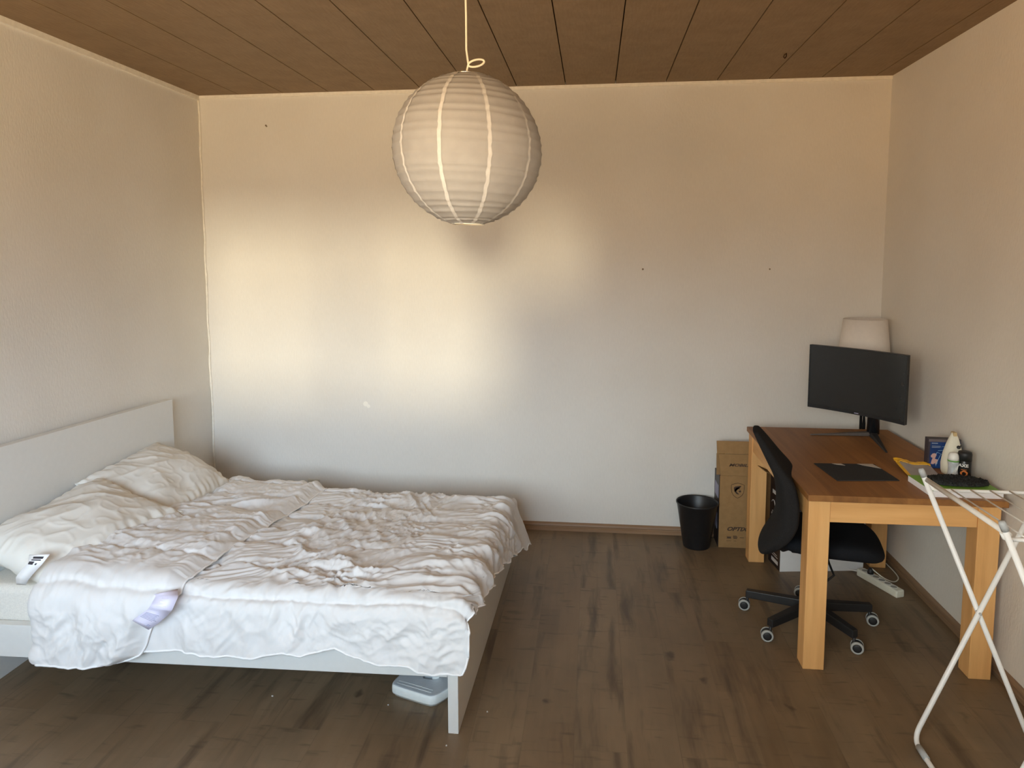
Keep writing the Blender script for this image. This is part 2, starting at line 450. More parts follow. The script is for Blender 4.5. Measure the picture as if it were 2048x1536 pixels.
# ------------------------------------------------------------------ builders
class B:
    """collects shapes in world coordinates; build() links ONE mesh object"""
    def __init__(s):
        s.v, s.f, s.sm = [], [], []
    def add(s, verts, faces, smooth=False):
        o = len(s.v)
        s.v += [tuple(map(float, q)) for q in verts]
        s.f += [tuple(i + o for i in q) for q in faces]
        s.sm += [smooth] * len(faces)
        return s
    def bm(s, b, smooth=False, xf=None):
        b.verts.ensure_lookup_table()
        b.verts.index_update()
        vs = [xf @ v.co if xf else v.co.copy() for v in b.verts]
        s.add(vs, [[v.index for v in f_.verts] for f_ in b.faces], smooth)
        b.free()
        return s
    def box(s, x0, x1, y0, y1, z0, z1, bev=0.0, seg=2, xf=None):
        b = bmesh.new()
        bmesh.ops.create_cube(b, size=1.0)
        for v in b.verts:
            v.co = Vector((x0 + (v.co.x + .5) * (x1 - x0), y0 + (v.co.y + .5) * (y1 - y0), z0 + (v.co.z + .5) * (z1 - z0)))
        if bev:
            bmesh.ops.bevel(b, geom=list(b.edges), offset=bev, segments=seg, affect='EDGES', profile=0.5)
        return s.bm(b, False, xf)
    def hexa(s, c8, bev=0.0, seg=2):
        """8 corners: bottom 4 ccw, top 4 ccw"""
        b = bmesh.new()
        vs = [b.verts.new(q) for q in c8]
        for q in ((3, 2, 1, 0), (4, 5, 6, 7), (0, 1, 5, 4), (1, 2, 6, 5), (2, 3, 7, 6), (3, 0, 4, 7)):
            b.faces.new([vs[i] for i in q])
        if bev:
            bmesh.ops.bevel(b, geom=list(b.edges), offset=bev, segments=seg, affect='EDGES', profile=0.5)
        return s.bm(b)
    def tube(s, pts, r, n=10, closed=False, cap=True):
        P = [Vector(q) for q in pts]
        k = len(P)
        R = r if isinstance(r, (list, tuple)) else [r] * k
        T = []
        for i in range(k):
            a = P[(i - 1) % k] if (closed or i > 0) else P[i]
            c = P[(i + 1) % k] if (closed or i < k - 1) else P[i]
            T.append((c - a).normalized())
        up = Vector((0, 0, 1)) if abs(T[0].z) < .9 else Vector((1, 0, 0))
        u = T[0].cross(up).normalized()
        vs, fs = [], []
        for i in range(k):
            u = (u - T[i] * u.dot(T[i])).normalized()
            w = T[i].cross(u)
            for j in range(n):
                a = 2 * PI * j / n
                vs.append(P[i] + R[i] * (math.cos(a) * u + math.sin(a) * w))
        for i in range(k if closed else k - 1):
            i2 = (i + 1) % k
            for j in range(n):
                j2 = (j + 1) % n
                fs.append((i * n + j, i * n + j2, i2 * n + j2, i2 * n + j))
        if cap and not closed:
            fs.append(tuple(range(n))[::-1])
            fs.append(tuple((k - 1) * n + j for j in range(n)))
        return s.add(vs, fs, True)
    def lathe(s, prof, c, n=32, axis=None, smooth=True):
        """prof = [(r, z)...] about the vertical through c (or about axis)"""
        c = Vector(c)
        q = Vector((0, 0, 1)).rotation_difference(Vector(axis)) if axis is not None else None
        vs, fs = [], []
        for (r, z) in prof:
            for j in range(n):
                a = 2 * PI * j / n
                p = Vector((max(r, 1e-5) * math.cos(a), max(r, 1e-5) * math.sin(a), z))
                vs.append(c + (q @ p if q else p))
        for i in range(len(prof) - 1):
            for j in range(n):
                j2 = (j + 1) % n
                fs.append((i * n + j, i * n + j2, (i + 1) * n + j2, (i + 1) * n + j))
        return s.add(vs, fs, smooth)
    def grid(s, A, smooth=True, wrap=False):
        """A: (n, m, 3) array"""
        n, m = A.shape[:2]
        fs = []
        for i in range(n - 1):
            for j in range(m if wrap else m - 1):
                j2 = (j + 1) % m
                fs.append((i * m + j, i * m + j2, (i + 1) * m + j2, (i + 1) * m + j))
        return s.add(A.reshape(-1, 3), fs, smooth)
    def prism(s, poly, a, b_, fn):
        """poly 2D outline, extruded between a and b_; fn(u, v, w) -> xyz"""
        n = len(poly)
        vs = [fn(u, v, a) for u, v in poly] + [fn(u, v, b_) for u, v in poly]
        fs = [tuple(range(n))[::-1], tuple(range(n, 2 * n))]
        fs += [(i, (i + 1) % n, n + (i + 1) % n, n + i) for i in range(n)]
        return s.add(vs, fs)
    def build(s, name, mat, parent=None, sub=0, angle=38):
        me = bpy.data.meshes.new(name)
        V = np.array(s.v)
        c = (V.min(0) + V.max(0)) / 2
        if parent is None:
            c[2] = V[:, 2].min()
        me.from_pydata([tuple(q) for q in (V - c)], [], s.f)
        me.validate()
        bb = bmesh.new()
        bb.from_mesh(me)
        bmesh.ops.recalc_face_normals(bb, faces=bb.faces)
        bb.to_mesh(me)
        bb.free()
        if len(me.polygons) == len(s.sm):
            me.polygons.foreach_set('use_smooth', s.sm)
        o = bpy.data.objects.new(name, me)
        S.collection.objects.link(o)
        me.materials.append(M[mat])
        o.location = c
        if parent is not None:
            o.parent = parent
            o.location = Vector(c) - world_loc(parent)
        if sub:
            md = o.modifiers.new('subdivision', 'SUBSURF')
            md.levels = md.render_levels = sub
        return o

def world_loc(o):
    v = Vector(o.location)
    while o.parent is not None:
        o = o.parent
        v += Vector(o.location)
    return v

def tag(o, label, cat, group=None):
    o['label'], o['category'] = label, cat
    if group:
        o['group'] = group
    return o

def thing(name, loc, label, cat, group=None):
    o = bpy.data.objects.new(name, None)
    o.empty_display_size = 0.1
    S.collection.objects.link(o)
    o.location = loc
    return tag(o, label, cat, group)

def struct(o):
    o['kind'] = 'structure'
    return o

def text_faces(body, size, shear=0.0, bold=0.0, extrude=0.0006, fn=None, b=None, align='LEFT'):
    """lettering as thin raised mesh, mapped by fn(u, v, w) -> xyz, added to builder b"""
    cu = bpy.data.curves.new('lettering', 'FONT')
    cu.body = body
    cu.size = size
    cu.shear = shear
    cu.offset = bold
    cu.extrude = extrude
    cu.align_x = align
    cu.resolution_u = 3
    o = bpy.data.objects.new('lettering', cu)
    S.collection.objects.link(o)
    dg = bpy.context.evaluated_depsgraph_get()
    me = bpy.data.meshes.new_from_object(o.evaluated_get(dg))
    vs = [fn(v.co.x, v.co.y, v.co.z) for v in me.vertices]
    b.add(vs, [tuple(p.vertices) for p in me.polygons])
    bpy.data.objects.remove(o)
    bpy.data.curves.remove(cu)
    bpy.data.meshes.remove(me)
    return b

# numpy gradient noise
_perm = rng.permutation(512)
_ang = rng.random(512) * 2 * PI
def perlin(x, y, seed=0):
    x = np.asarray(x, float) + 37.7 * seed
    y = np.asarray(y, float) + 17.3 * seed
    xi, yi = np.floor(x).astype(int), np.floor(y).astype(int)
    xf, yf = x - xi, y - yi
    def g(ix, iy, dx, dy):
        h = _ang[_perm[(_perm[ix & 511] + iy) & 511]]
        return np.cos(h) * dx + np.sin(h) * dy
    u = xf ** 3 * (xf * (xf * 6 - 15) + 10)
    v = yf ** 3 * (yf * (yf * 6 - 15) + 10)
    a = g(xi, yi, xf, yf) * (1 - u) + g(xi + 1, yi, xf - 1, yf) * u
    b = g(xi, yi + 1, xf, yf - 1) * (1 - u) + g(xi + 1, yi + 1, xf - 1, yf - 1) * u
    return (a * (1 - v) + b * v) * 1.5
def ridge(x, y, seed=0, p=1.0):
    return (1 - np.minimum(1, np.abs(perlin(x, y, seed)) * 1.9)) ** p
def sstep(a, b, x):
    t = np.clip((np.asarray(x, float) - a) / (b - a), 0, 1)
    return t * t * (3 - 2 * t)

# ------------------------------------------------------------------ room shell
struct(B().box(XL - .15, XR + .15, YF - .25, YB + .15, -0.12, 0.0).build('floor', 'floor'))
struct(B().box(XL - .15, XR + .15, YB, YB + .15, 0.0, H + .1).build('wall_back', 'wall_back'))
struct(B().box(XL - .15, XL, YF - .25, YB, 0.0, H + .1).build('wall_left', 'wall'))
struct(B().box(XR, XR + .15, YF - .25, YB, 0.0, H + .1).build('wall_right', 'wall'))
# wall behind the camera with its openings, as one wall
b = B()
xs = [XL] + [q for o_ in OPEN for q in (o_[0], o_[1])] + [XR]
for i in range(0, len(xs), 2):
    b.box(xs[i], xs[i + 1], YF - .25, YF, 0, H + .1)
for (x0, x1, z0, z1) in OPEN:
    b.box(x0, x1, YF - .25, YF, 0, z0)
    b.box(x0, x1, YF - .25, YF, z1, H + .1)
struct(b.build('wall_front', 'wall'))
for i, (x0, x1, z0, z1) in enumerate(OPEN):
    b = B()
    y0, y1 = YF - .2, YF - .15
    for q in ((x0, x0 + .035, z0, z1), (x1 - .035, x1, z0, z1), (x0 + .035, x1 - .035, z0, z0 + .035), (x0 + .035, x1 - .035, z1 - .035, z1)):
        b.box(q[0], q[1], y0, y1, q[2], q[3], 0.004)
    struct(b.build('window_%d' % (i + 1), 'paint_frame'))  # the last one frames the added high opening

# ceiling boards with open grooves
b = B()
edges = [XL - .1] + [-2.2918 + .30166 * k for k in range(14)] + [XR + .1]
for i in range(len(edges) - 1):
    b.box(edges[i] + .0028, edges[i + 1] - .0028, YF - .25, 1.995, H, H + .02)
    b.box(edges[i] + .0028, edges[i + 1] - .0028, 1.998, 3.095 if i < 9 else YB + .05, H, H + .02)
    if i < 9:
        b.box(edges[i] + .0028, edges[i + 1] - .0028, 3.0965, YB + .05, H, H + .02)
ce = struct(b.build('ceiling', 'ceiling'))
g_ = B().box(XL - .1, XR + .1, YF - .25, YB + .1, H + .02, H + .06).build('groove_backing', 'groove', ce)

# skirting boards with a moulded profile
def skirting(name, mat, axis, pos, a, b_):
    prof = [(0, 0), (.017, 0), (.017, .016), (.012, .020), (.012, .030), (.015, .034), (.013, .044), (.006, .052), (0, .053)]
    bb = B()
    if axis == 'x':
        bb.prism(prof, a, b_, lambda u, v, w: (w, pos - u, v))
    else:
        sg = 1 if pos < 0 else -1
        bb.prism(prof, a, b_, lambda u, v, w: (pos + sg * u, w, v))
    return struct(bb.build(name, mat))
skirting('baseboard_back', 'base_x', 'x', YB, XL, XR)
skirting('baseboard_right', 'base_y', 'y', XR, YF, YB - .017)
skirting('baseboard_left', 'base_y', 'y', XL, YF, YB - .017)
# thin pale cornice strips under the boards
struct(B().box(XL, XL + .012, YF, YB - .008, H - .028, H).build('trim_1', 'trim'))
struct(B().box(XL + .012, XR, YB - .008, YB, H - .02, H).build('trim_2', 'trim'))
# uneven plaster bead down the back left corner
z_ = np.linspace(.06, H - .03, 120)
pts = [(XL + .004 + .006 * float(perlin(q * 5, 1.3)), YB - .004 + .004 * float(perlin(q * 6, 8.3)), q) for q in z_]
struct(B().tube(pts, [.006 + .005 * abs(float(perlin(q * 7, 4.1))) for q in z_], 8).build('trim_3', 'trim'))

# ------------------------------------------------------------------ paper lantern
LC = Vector((-.386, 2.2, 2.103))
LR = .2275
def lantern():
    t = thing('paper_lantern', (LC.x, LC.y, LC.z - LR), 'round white ribbed paper lantern hanging from the brown ceiling', 'lamp')
    nr, na = 22, 96
    t0, t1 = math.radians(16.5), math.radians(167.5)
    prof = []
    jit = [random.uniform(-.25, .25) for _ in range(nr + 1)]
    th = [t0 + (t1 - t0) * (i + (jit[i] if 0 < i < nr else 0)) / nr for i in range(nr + 1)]
    tilt = math.radians(4)
    rows = []
    for i in range(nr):
        for k in range(6):
            q = k / 6
            a = th[i] + (th[i + 1] - th[i]) * q
            rows.append((a, 1 - .011 * math.sin(PI * q), i))
    rows.append((th[-1], 1, nr))
    A = np.zeros((len(rows), na, 3))
    for r_i, (a, s_, i) in enumerate(rows):
        for j in range(na):
            ph = 2 * PI * j / na
            cr_ = 1 + .006 * float(perlin(ph * 2.2, i * 1.7)) - .004 * (1 - abs(math.sin(ph * 4 + .5)))
            rr = LR * s_ * cr_
            p = Vector((rr * math.sin(a) * math.cos(ph), rr * math.sin(a) * math.sin(ph), rr * 1.0 * math.cos(a)))
            # wire rings run slightly askew
            p.z += .012 * (p.x / LR) * -.9 * math.sin(a)
            A[r_i, j] = LC + p
    B().grid(A, True, True).build('paper_shade', 'rice', t)
    # doubled paper seams
    for k in range(10):
        ph0 = math.radians(-64 + 36 * k)
        st = []
        for (a, s_, i) in rows[::2]:
            w = .0055 + .002 * float(perlin(a * 12, k * 3.1))
            row = []
            for d in (-1, 1):
                ph = ph0 + d * w / max(.05, LR * math.sin(a)) + .012 * float(perlin(a * 9, k * 1.7))
                rr = LR * s_ + .0012
                p = Vector((rr * math.sin(a) * math.cos(ph), rr * math.sin(a) * math.sin(ph), rr * math.cos(a)))
                p.z += .012 * (p.x / LR) * -.9 * math.sin(a)
                row.append(tuple(LC + p))
            st.append(row)
        B().grid(np.array(st)).build('paper_seam', 'rice_seam', t)
    rb = LR * math.sin(t1)
    B().tube([(LC.x + rb * math.cos(q), LC.y + rb * math.sin(q), LC.z + LR * math.cos(t1) - .0115 * rb / LR * math.cos(q)) for q in np.linspace(0, 2 * PI, 40, False)], .002, 6, True).build('wire_ring', 'cord', t)
    rt = LR * math.sin(t0)
    zt = LC.z + LR * math.cos(t0)
    b = B().tube([(LC.x + rt * math.cos(q), LC.y + rt * math.sin(q), zt) for q in np.linspace(0, 2 * PI, 40, False)], .0018, 6, True)
    b.tube([(LC.x - rt, LC.y, zt), (LC.x, LC.y, zt + .004), (LC.x + rt, LC.y, zt)], .0015, 6)
    b.build('wire_ring', 'silver', t)
    # socket and cord with its loop
    B().lathe([(0, .0), (.018, 0), (.02, -.02), (.02, -.06), (.014, -.065), (0, -.066)], (LC.x, LC.y, zt), 20).build('lamp_socket', 'plastic_white', t)
    c = [(-.388, 2.2, H), (-.388, 2.2, 2.62), (-.386, 2.2, 2.50), (-.386, 2.2, 2.40), (-.382, 2.2, 2.372)]
    for q in np.linspace(0, 2 * PI, 22):
        u, v = .024 * (1 - math.cos(q)), .011 * math.sin(q)
        c.append((-.379 + u * .96 - v * .2, 2.2 - .006 * math.cos(q), 2.356 - v * .95 + u * .18))
    c += [(-.383, 2.2, 2.347), (-.386, 2.2, 2.335), (-.386, 2.2, zt - .005)]
    B().tube(c, .0032, 8).build('cord', 'cord', t)
lantern()

# small dark hook left in the ceiling
tag(B().tube([(.99, 4.005, H), (.99, 4.005, H - .012), (.982, 4.0, H - .022), (.973, 3.99, H - .018), (.975, 3.98, H - .008), (.985, 3.975, H - .004)], .0028, 6).build('ceiling_hook', 'groove'),
    'small dark hook screwed into the brown ceiling boards', 'hook')

# ------------------------------------------------------------------ bed
def lerp(a, b, t):
    return a + (b - a) * t
BX0, BX1 = -2.515, -.488
def ynear(x):
    return lerp(2.443, 2.4885, (x + 2.53) / 2.04)
def yfar(x):
    return lerp(3.965, 4.02, (x + 2.53) / 2.04)
def make_bed():
    t = thing('double_bed', (-1.5, 3.2, 0), 'low white double bed with plain panel headboard against the left wall', 'bed')
    # headboard
    x0, x1 = -2.532, -2.488
    B().hexa([(x0, 2.43, 0), (x1, 2.43, 0), (x1, 3.96, 0), (x0, 3.96, 0),
              (x0, 2.43, .992), (x1, 2.43, .992), (x1, 3.96, .940), (x0, 3.96, .940)], .002).build('headboard', 'bed', t)
    # footboard
    B().hexa([(-.5275, 2.4885, 0), (-.488, 2.4885, 0), (-.464, 4.03, 0), (-.5035, 4.03, 0),
              (-.5275, 2.4885, .385), (-.488, 2.4885, .385), (-.464, 4.03, .385), (-.5035, 4.03, .385)], .002).build('footboard', 'bed', t)
    # side rails
    xa, xb = -2.487, -.529
    for s, fn in ((1, ynear), (-1, yfar)):
        ya_, yb_ = fn(xa) + .004 * s, fn(xb) + .004 * s
        yc, yd = ya_ + s * .036, yb_ + s * .036
        lo, hi = .212, .345
        q = [(xa, ya_), (xb, yb_), (xb, yd), (xa, yc)]
        if s < 0:
            q = q[::-1]
        B().hexa([(*p, lo + .008 * (p[0] + 2.5) / 2) for p in q] + [(*p, hi) for p in q], .002).build('side_rail', 'bed', t)
    B().box(-2.486, -.531, 2.53, 3.92, .26, .284).build('slatted_base', 'card_in', t)
    return t
make_bed()

b = B()
bm_ = bmesh.new()
bmesh.ops.create_cube(bm_, size=1.0)
for v in bm_.verts:
    v.co = Vector((-2.48 + (v.co.x + .5) * 1.945, 2.497 + (v.co.y + .5) * 1.36, .2845 + (v.co.z + .5) * .198))
for v in bm_.verts:
    if v.co.z > .4 and v.co.y > 3:
        v.co.z -= .050
bmesh.ops.bevel(bm_, geom=list(bm_.edges), offset=.035, segments=5, affect='EDGES', profile=0.5)
b.bm(bm_, True)
mt = tag(b.build('mattress', 'mattress'), 'cream quilted mattress lying in the white bed frame', 'mattress')
B().tube([(-2.45, 2.4965, .318), (-.57, 2.4965, .318)], .004, 8).build('piping', 'mattress', mt)

# duvet --------------------------------------------------------------
XE, YE, YF2, RD = -.500, 2.487, 3.84, .075
XFOLD = -2.072
def top_z(Y):
    return .546 - .098 * sstep(2.60, 3.8, Y)
def drp(r):
    r = np.maximum(r, 0)
    a = np.minimum(r / RD, PI / 2)
    ex = np.maximum(r - RD * PI / 2, 0)
    return RD * np.sin(a), RD * (1 - np.cos(a)) + ex, ex
def base(X, Y):
    Yc = np.clip(Y, YE, YF2)
    oa, da, ea = drp(X - XE)
    ob, db, eb = drp(YE - Y)
    oc, dc, ec = drp(Y - YF2)
    fl = .03 + .32 * sstep(3.2, 4.0, Y)
    x = np.minimum(X, XE) + oa + ea * fl
    y = Yc - ob - eb * .02 + oc + ec * (.12 + .75 * sstep(0, .1, X - XE))
    z = top_z(Yc) - da - db - dc * (1 - .9 * sstep(0, .07, X - XE))
    return np.stack([x, y, z], -1)
def bnorm(X, Y):
    e = .002
    n = np.cross(base(X + e, Y) - base(X - e, Y), base(X, Y + e) - base(X, Y - e))
    return n / np.linalg.norm(n, axis=-1, keepdims=True)
SEAMS = np.array([2.33, 2.455, 2.70, 2.94, 3.18, 3.42, 3.66, 3.90]) - .0
SEAMS = np.array([2.425, 2.66, 2.895, 3.13, 3.365, 3.60, 3.835])
def seamd(X, Y):
    w = .012 * perlin(X * 3.1, Y * .6, 5) + .006 * perlin(X * 9, Y, 6)
    d = np.abs((Y + w)[..., None] - SEAMS)
    return d.min(-1)
def relief(X, Y, sd, amp=1.0):
    d = seamd(X, Y)
    wx = X + .05 * perlin(X * 3, Y * 3, 3 + sd)
    wy = Y + .05 * perlin(X * 3, Y * 3, 4 + sd)
    top = sstep(YE - .05, YE + .08, Y)
    foot = sstep(-1.0, -.45, X)
    h = .012 * (1 - np.exp(-(d / .035) ** 1.5)) - .008 * np.exp(-(d / .0085) ** 2)
    # creased facets: long folds diagonal towards the head, along the bed towards the foot
    hang = sstep(YE - .01, YE - .16, Y)
    th0 = np.radians(52 - 38 * sstep(-1.5, -.6, X))
    for k, (da, su, sv, am, pw) in enumerate(((0, 1.5, 6.0, .0200, 1.3), (.40, 2.4, 9.5, .0120, 1.1), (-.55, 3.2, 12, .0085, 1.0), (.15, 5, 19, .0064, 1.0), (-.9, 6, 22, .0054, 1.0), (.9, 8, 30, .0036, 1.1), (-.3, 10, 40, .0022, 1.2), (1.4, 10, 40, .0018, 1.2))):
        an = th0 + da
        u, v = wx * np.cos(an) + wy * np.sin(an), -wx * np.sin(an) + wy * np.cos(an)
        m1 = .30 + .95 * sstep(-.25, .3, perlin(X * (2 + .5 * k), Y * (2 + .5 * k), 33 + k + sd))
        wv = perlin(u * su * .9, v * su * .9, 90 + k)
        fade = (.15 + .85 * top) if k < 2 else (.6 + .4 * top)
        h += amp * am * (ridge(u * su, v * sv + .9 * wv, 20 + k + sd, pw) - .5) * m1 * fade
    for k, (an, su, sv, am) in enumerate(((1.05, 3.0, 8.5, .0140), (2.2, 3.5, 10, .0115), (1.7, 6, 17, .0065), (.6, 7, 18, .0050), (2.5, 9, 27, .0030))):
        u, v = wx * math.cos(an) + wy * math.sin(an), -wx * math.sin(an) + wy * math.cos(an)
        m1 = .35 + .9 * sstep(-.2, .3, perlin(X * 3.5, Y * 3.5, 53 + k + sd))
        h += hang * amp * am * (ridge(u * su, v * sv + .9 * perlin(u * 3, v * 3, 95 + k), 60 + k + sd, 1.1) - .5) * m1
    # gathers at the seams
    h += amp * .0075 * np.exp(-(d / .035) ** 2) * perlin(X * 42, Y * 6, 41 + sd)
    # crushed spot above the near edge
    rr = np.hypot((X + .98) / 1.25, (Y - 2.56))
    th = np.arctan2(Y - 2.56, X + .98)
    h += .016 * np.exp(-(rr / .13) ** 2) * perlin(th * 2.9, rr * 6, 51) - .008 * np.exp(-(rr / .05) ** 2)
    # gathered folds running over the foot edge
    fw = ridge(Y * 11 + .5 * perlin(X * 4, Y * 3, 61), X * 1.2, 62 + sd, 1.2) - .45
    h += .013 * sstep(-.80, -.48, X) * fw
    # hanging near side: loose vertical waves
    h += .022 * hang * perlin(X * 3.3, Y * 1.0, 71) + .009 * hang * perlin(X * 9 + Y * 4, Y * 3, 72)
    far = sstep(3.62, 3.86, Y) * sstep(-.62, -.42, X)
    return h * (1 - .8 * far)
HX = [-2.2, -1.66, -1.52, -1.448, -1.245, -1.118, -1.05, -.933, -.865, -.767, -.65, -.564, -.487, -.452, -.44, -.42]
HZ = [.285, .300, .313, .297, .307, .345, .331, .359, .330, .306, .309, .285, .290, .310, .335, .40]
def make_duvet():
    step = .0052
    yhem_far = 4.02
    # cloth length of the near hang (main sheet)
    def near_b(x):
        return .548 - np.interp(x, HX, HZ) - RD + RD * PI / 2
    def foot_a(Y):
        zh = np.interp(Y, [2.40, 2.50, 2.75, 2.95, 3.3, 3.85, 4.0], [.455, .47, .435, .40, .32, .17, .15])
        sc = .028 * (1 - np.abs(np.sin(PI * (Y - SEAMS[0]) / .235))) - .008
        a = top_z(np.clip(Y, YE, YF2)) - zh - RD + RD * PI / 2 + sc
        a = np.where(Y < YE, .085 - .02 * sstep(YE - .2, YE - .33, Y), a)
        return np.maximum(a, .075)
    nm = int((XE - XFOLD + .2) / step)
    nw = int(2.0 / step)
    w = np.linspace(0, 1, nw)
    # main sheet
    xi = np.linspace(0, 1, nm)
    U, Wg = np.meshgrid(xi, w, indexing='ij')
    Xg = XFOLD + (XE - XFOLD) * U
    for _ in range(3):
        Yg = (YE - near_b(np.minimum(Xg, -.42))) * (1 - Wg) + yhem_far * Wg
        Xg = XFOLD + (XE + foot_a(Yg) - XFOLD) * U
    hm = relief(Xg, Yg, 0)
    under = sstep(-1.49, -1.59, Xg)
    hm = hm * (1 - .8 * under)
    Pm = base(Xg, Yg) + bnorm(Xg, Yg) * hm[..., None]
    # folded-back flap
    nf = int(.58 / step)
    qi = np.linspace(1, 0, nf)          # 1 = free edge
    Q, Wf = np.meshgrid(qi, w, indexing='ij')
    zt0 = .548
    bmaxf = zt0 - .258 - RD + RD * PI / 2
    Yf = (YE - bmaxf) * (1 - Wf) + (yhem_far - .01) * Wf
    zz = zt0 - (YE - Yf) + RD * PI / 2 - RD            # height on the hang
    xfree = np.where(Yf < YE, np.interp(zz, [.255, .262, .29, .33, .416, .53], [-1.80, -1.75, -1.69, -1.665, -1.635, -1.53]), -1.522)
    xfree = xfree + .008 * perlin(Yf * 4, Yf * 0, 81)
    Xf = XFOLD + (xfree - XFOLD) * Q
    hf = .92 * relief(Xf, Yf, 3, .95)
    OFF = .042
    edge = sstep(0.0, .07, xfree - Xf)
    foldpuff = .012 * np.exp(-((Xf - XFOLD - .07) / .06) ** 2)
    hf = hf * (.3 + .7 * edge) + OFF - .033 * (1 - edge) + foldpuff
    hemlow = sstep(.03, 0, Wf) * 0
    Pf = base(Xf, Yf) + bnorm(Xf, Yf) * hf[..., None] + hemlow[..., None]
    # turn of the fold
    turn = []
    a0, a1 = Pf[-1], Pm[0]
    mid = (a0 + a1) / 2
    half = (a0 - a1) / 2
    rad = np.linalg.norm(half, axis=-1, keepdims=True)
    for k in range(1, 8):
        t_ = PI * k / 8
        turn.append(mid + half * math.cos(t_) + np.array([-1.0, 0, 0]) * rad * 1.3 * math.sin(t_))
    A = np.concatenate([Pf, np.array(turn), Pm], 0)
    d = B().grid(A, True).build('duvet', 'linen')
    tag(d, 'rumpled white quilted duvet folded back at the pillow end of the bed', 'duvet')
    def line(pts, r, name='piping'):
        pts = np.array(pts)
        return B().tube([tuple(q) for q in pts[::2]], r, 6).build(name, 'piping', d)
    line(np.concatenate([Pf[::-1, 0], Pf[0][::-1][:0]], 0), .0042)
    line(Pf[0], .0040)
    line(Pm[:, 0], .0042)
    line(Pm[-1], .0036)
    return d, Pf
duvet, PF = make_duvet()

def ribbon(rows, name, mat, parent):
    """rows of (left, right) points -> thin strip with thickness"""
    A = np.array(rows)
    n = np.cross(A[1:, 1] - A[:-1, 1], A[:-1, 0] - A[:-1, 1])
    n = np.concatenate([n, n[-1:]], 0)
    n /= np.linalg.norm(n, axis=-1, keepdims=True)
    k = A.shape[0]
    top = A + n[:, None] * .0006
    bot = A - n[:, None] * .0006
    loop = np.stack([top[:, 0], top[:, 1], bot[:, 1], bot[:, 0]], 1)
    bb = B().grid(loop, True, True)
    bb.f += [(0, 1, 2, 3), tuple((k - 1) * 4 + i for i in (3, 2, 1, 0))]
    bb.sm += [False, False]
    return bb.build(name, mat, parent), A

def strip(c, name, mat, parent):
    L = np.array(c)
    n = 16
    t_ = np.linspace(0, 1, len(L))
    tt = np.linspace(0, 1, n)
    rows = [[[np.interp(q, t_, L[:, s, k]) for k in range(3)] for s in (0, 1)] for q in tt]
    return ribbon(rows, name, mat, parent)

# care tag on the flap hem: curls over and hangs
tg, TA = strip([[(-1.600, 2.372, .545), (-1.518, 2.392, .560)], [(-1.575, 2.345, .553), (-1.500, 2.362, .545)], [(-1.590, 2.330, .520), (-1.508, 2.335, .508)],
                [(-1.612, 2.345, .498), (-1.535, 2.350, .480)], [(-1.645, 2.345, .475), (-1.575, 2.350, .445)], [(-1.675, 2.348, .452), (-1.615, 2.352, .418)]], 'care_tag', 'tag_lilac', duvet)
def on_tag(A, s, u):
    """point on a ribbon: s along, u across"""
    k = len(A) - 1
    i = min(int(s * k), k - 1)
    q = s * k - i
    a = A[i] * (1 - q) + A[i + 1] * q
    return a[0] * (1 - u) + a[1] * u
def tag_print(A, rows, parent, mat, off):
    bb = B()
    for (s0, s1, u0, u1) in rows:
        q = [on_tag(A, s0, u0), on_tag(A, s0, u1), on_tag(A, s1, u1), on_tag(A, s1, u0)]
        o = np.array(off)
        bb.add([q_ + o for q_ in q] + [q_ + o * .2 for q_ in q], [(0, 1, 2, 3), (7, 6, 5, 4), (0, 4, 5, 1), (1, 5, 6, 2), (2, 6, 7, 3), (3, 7, 4, 0)])
    return bb.build('tag_print', mat, parent)
rows = [(.66 + .028 * k, .672 + .028 * k, .10, .10 + random.uniform(.55, .78)) for k in range(6)]
tag_print(TA, rows + [(.90, .95, .72, .84)], tg, 'ink_grey', (0, -.0018, .0012))

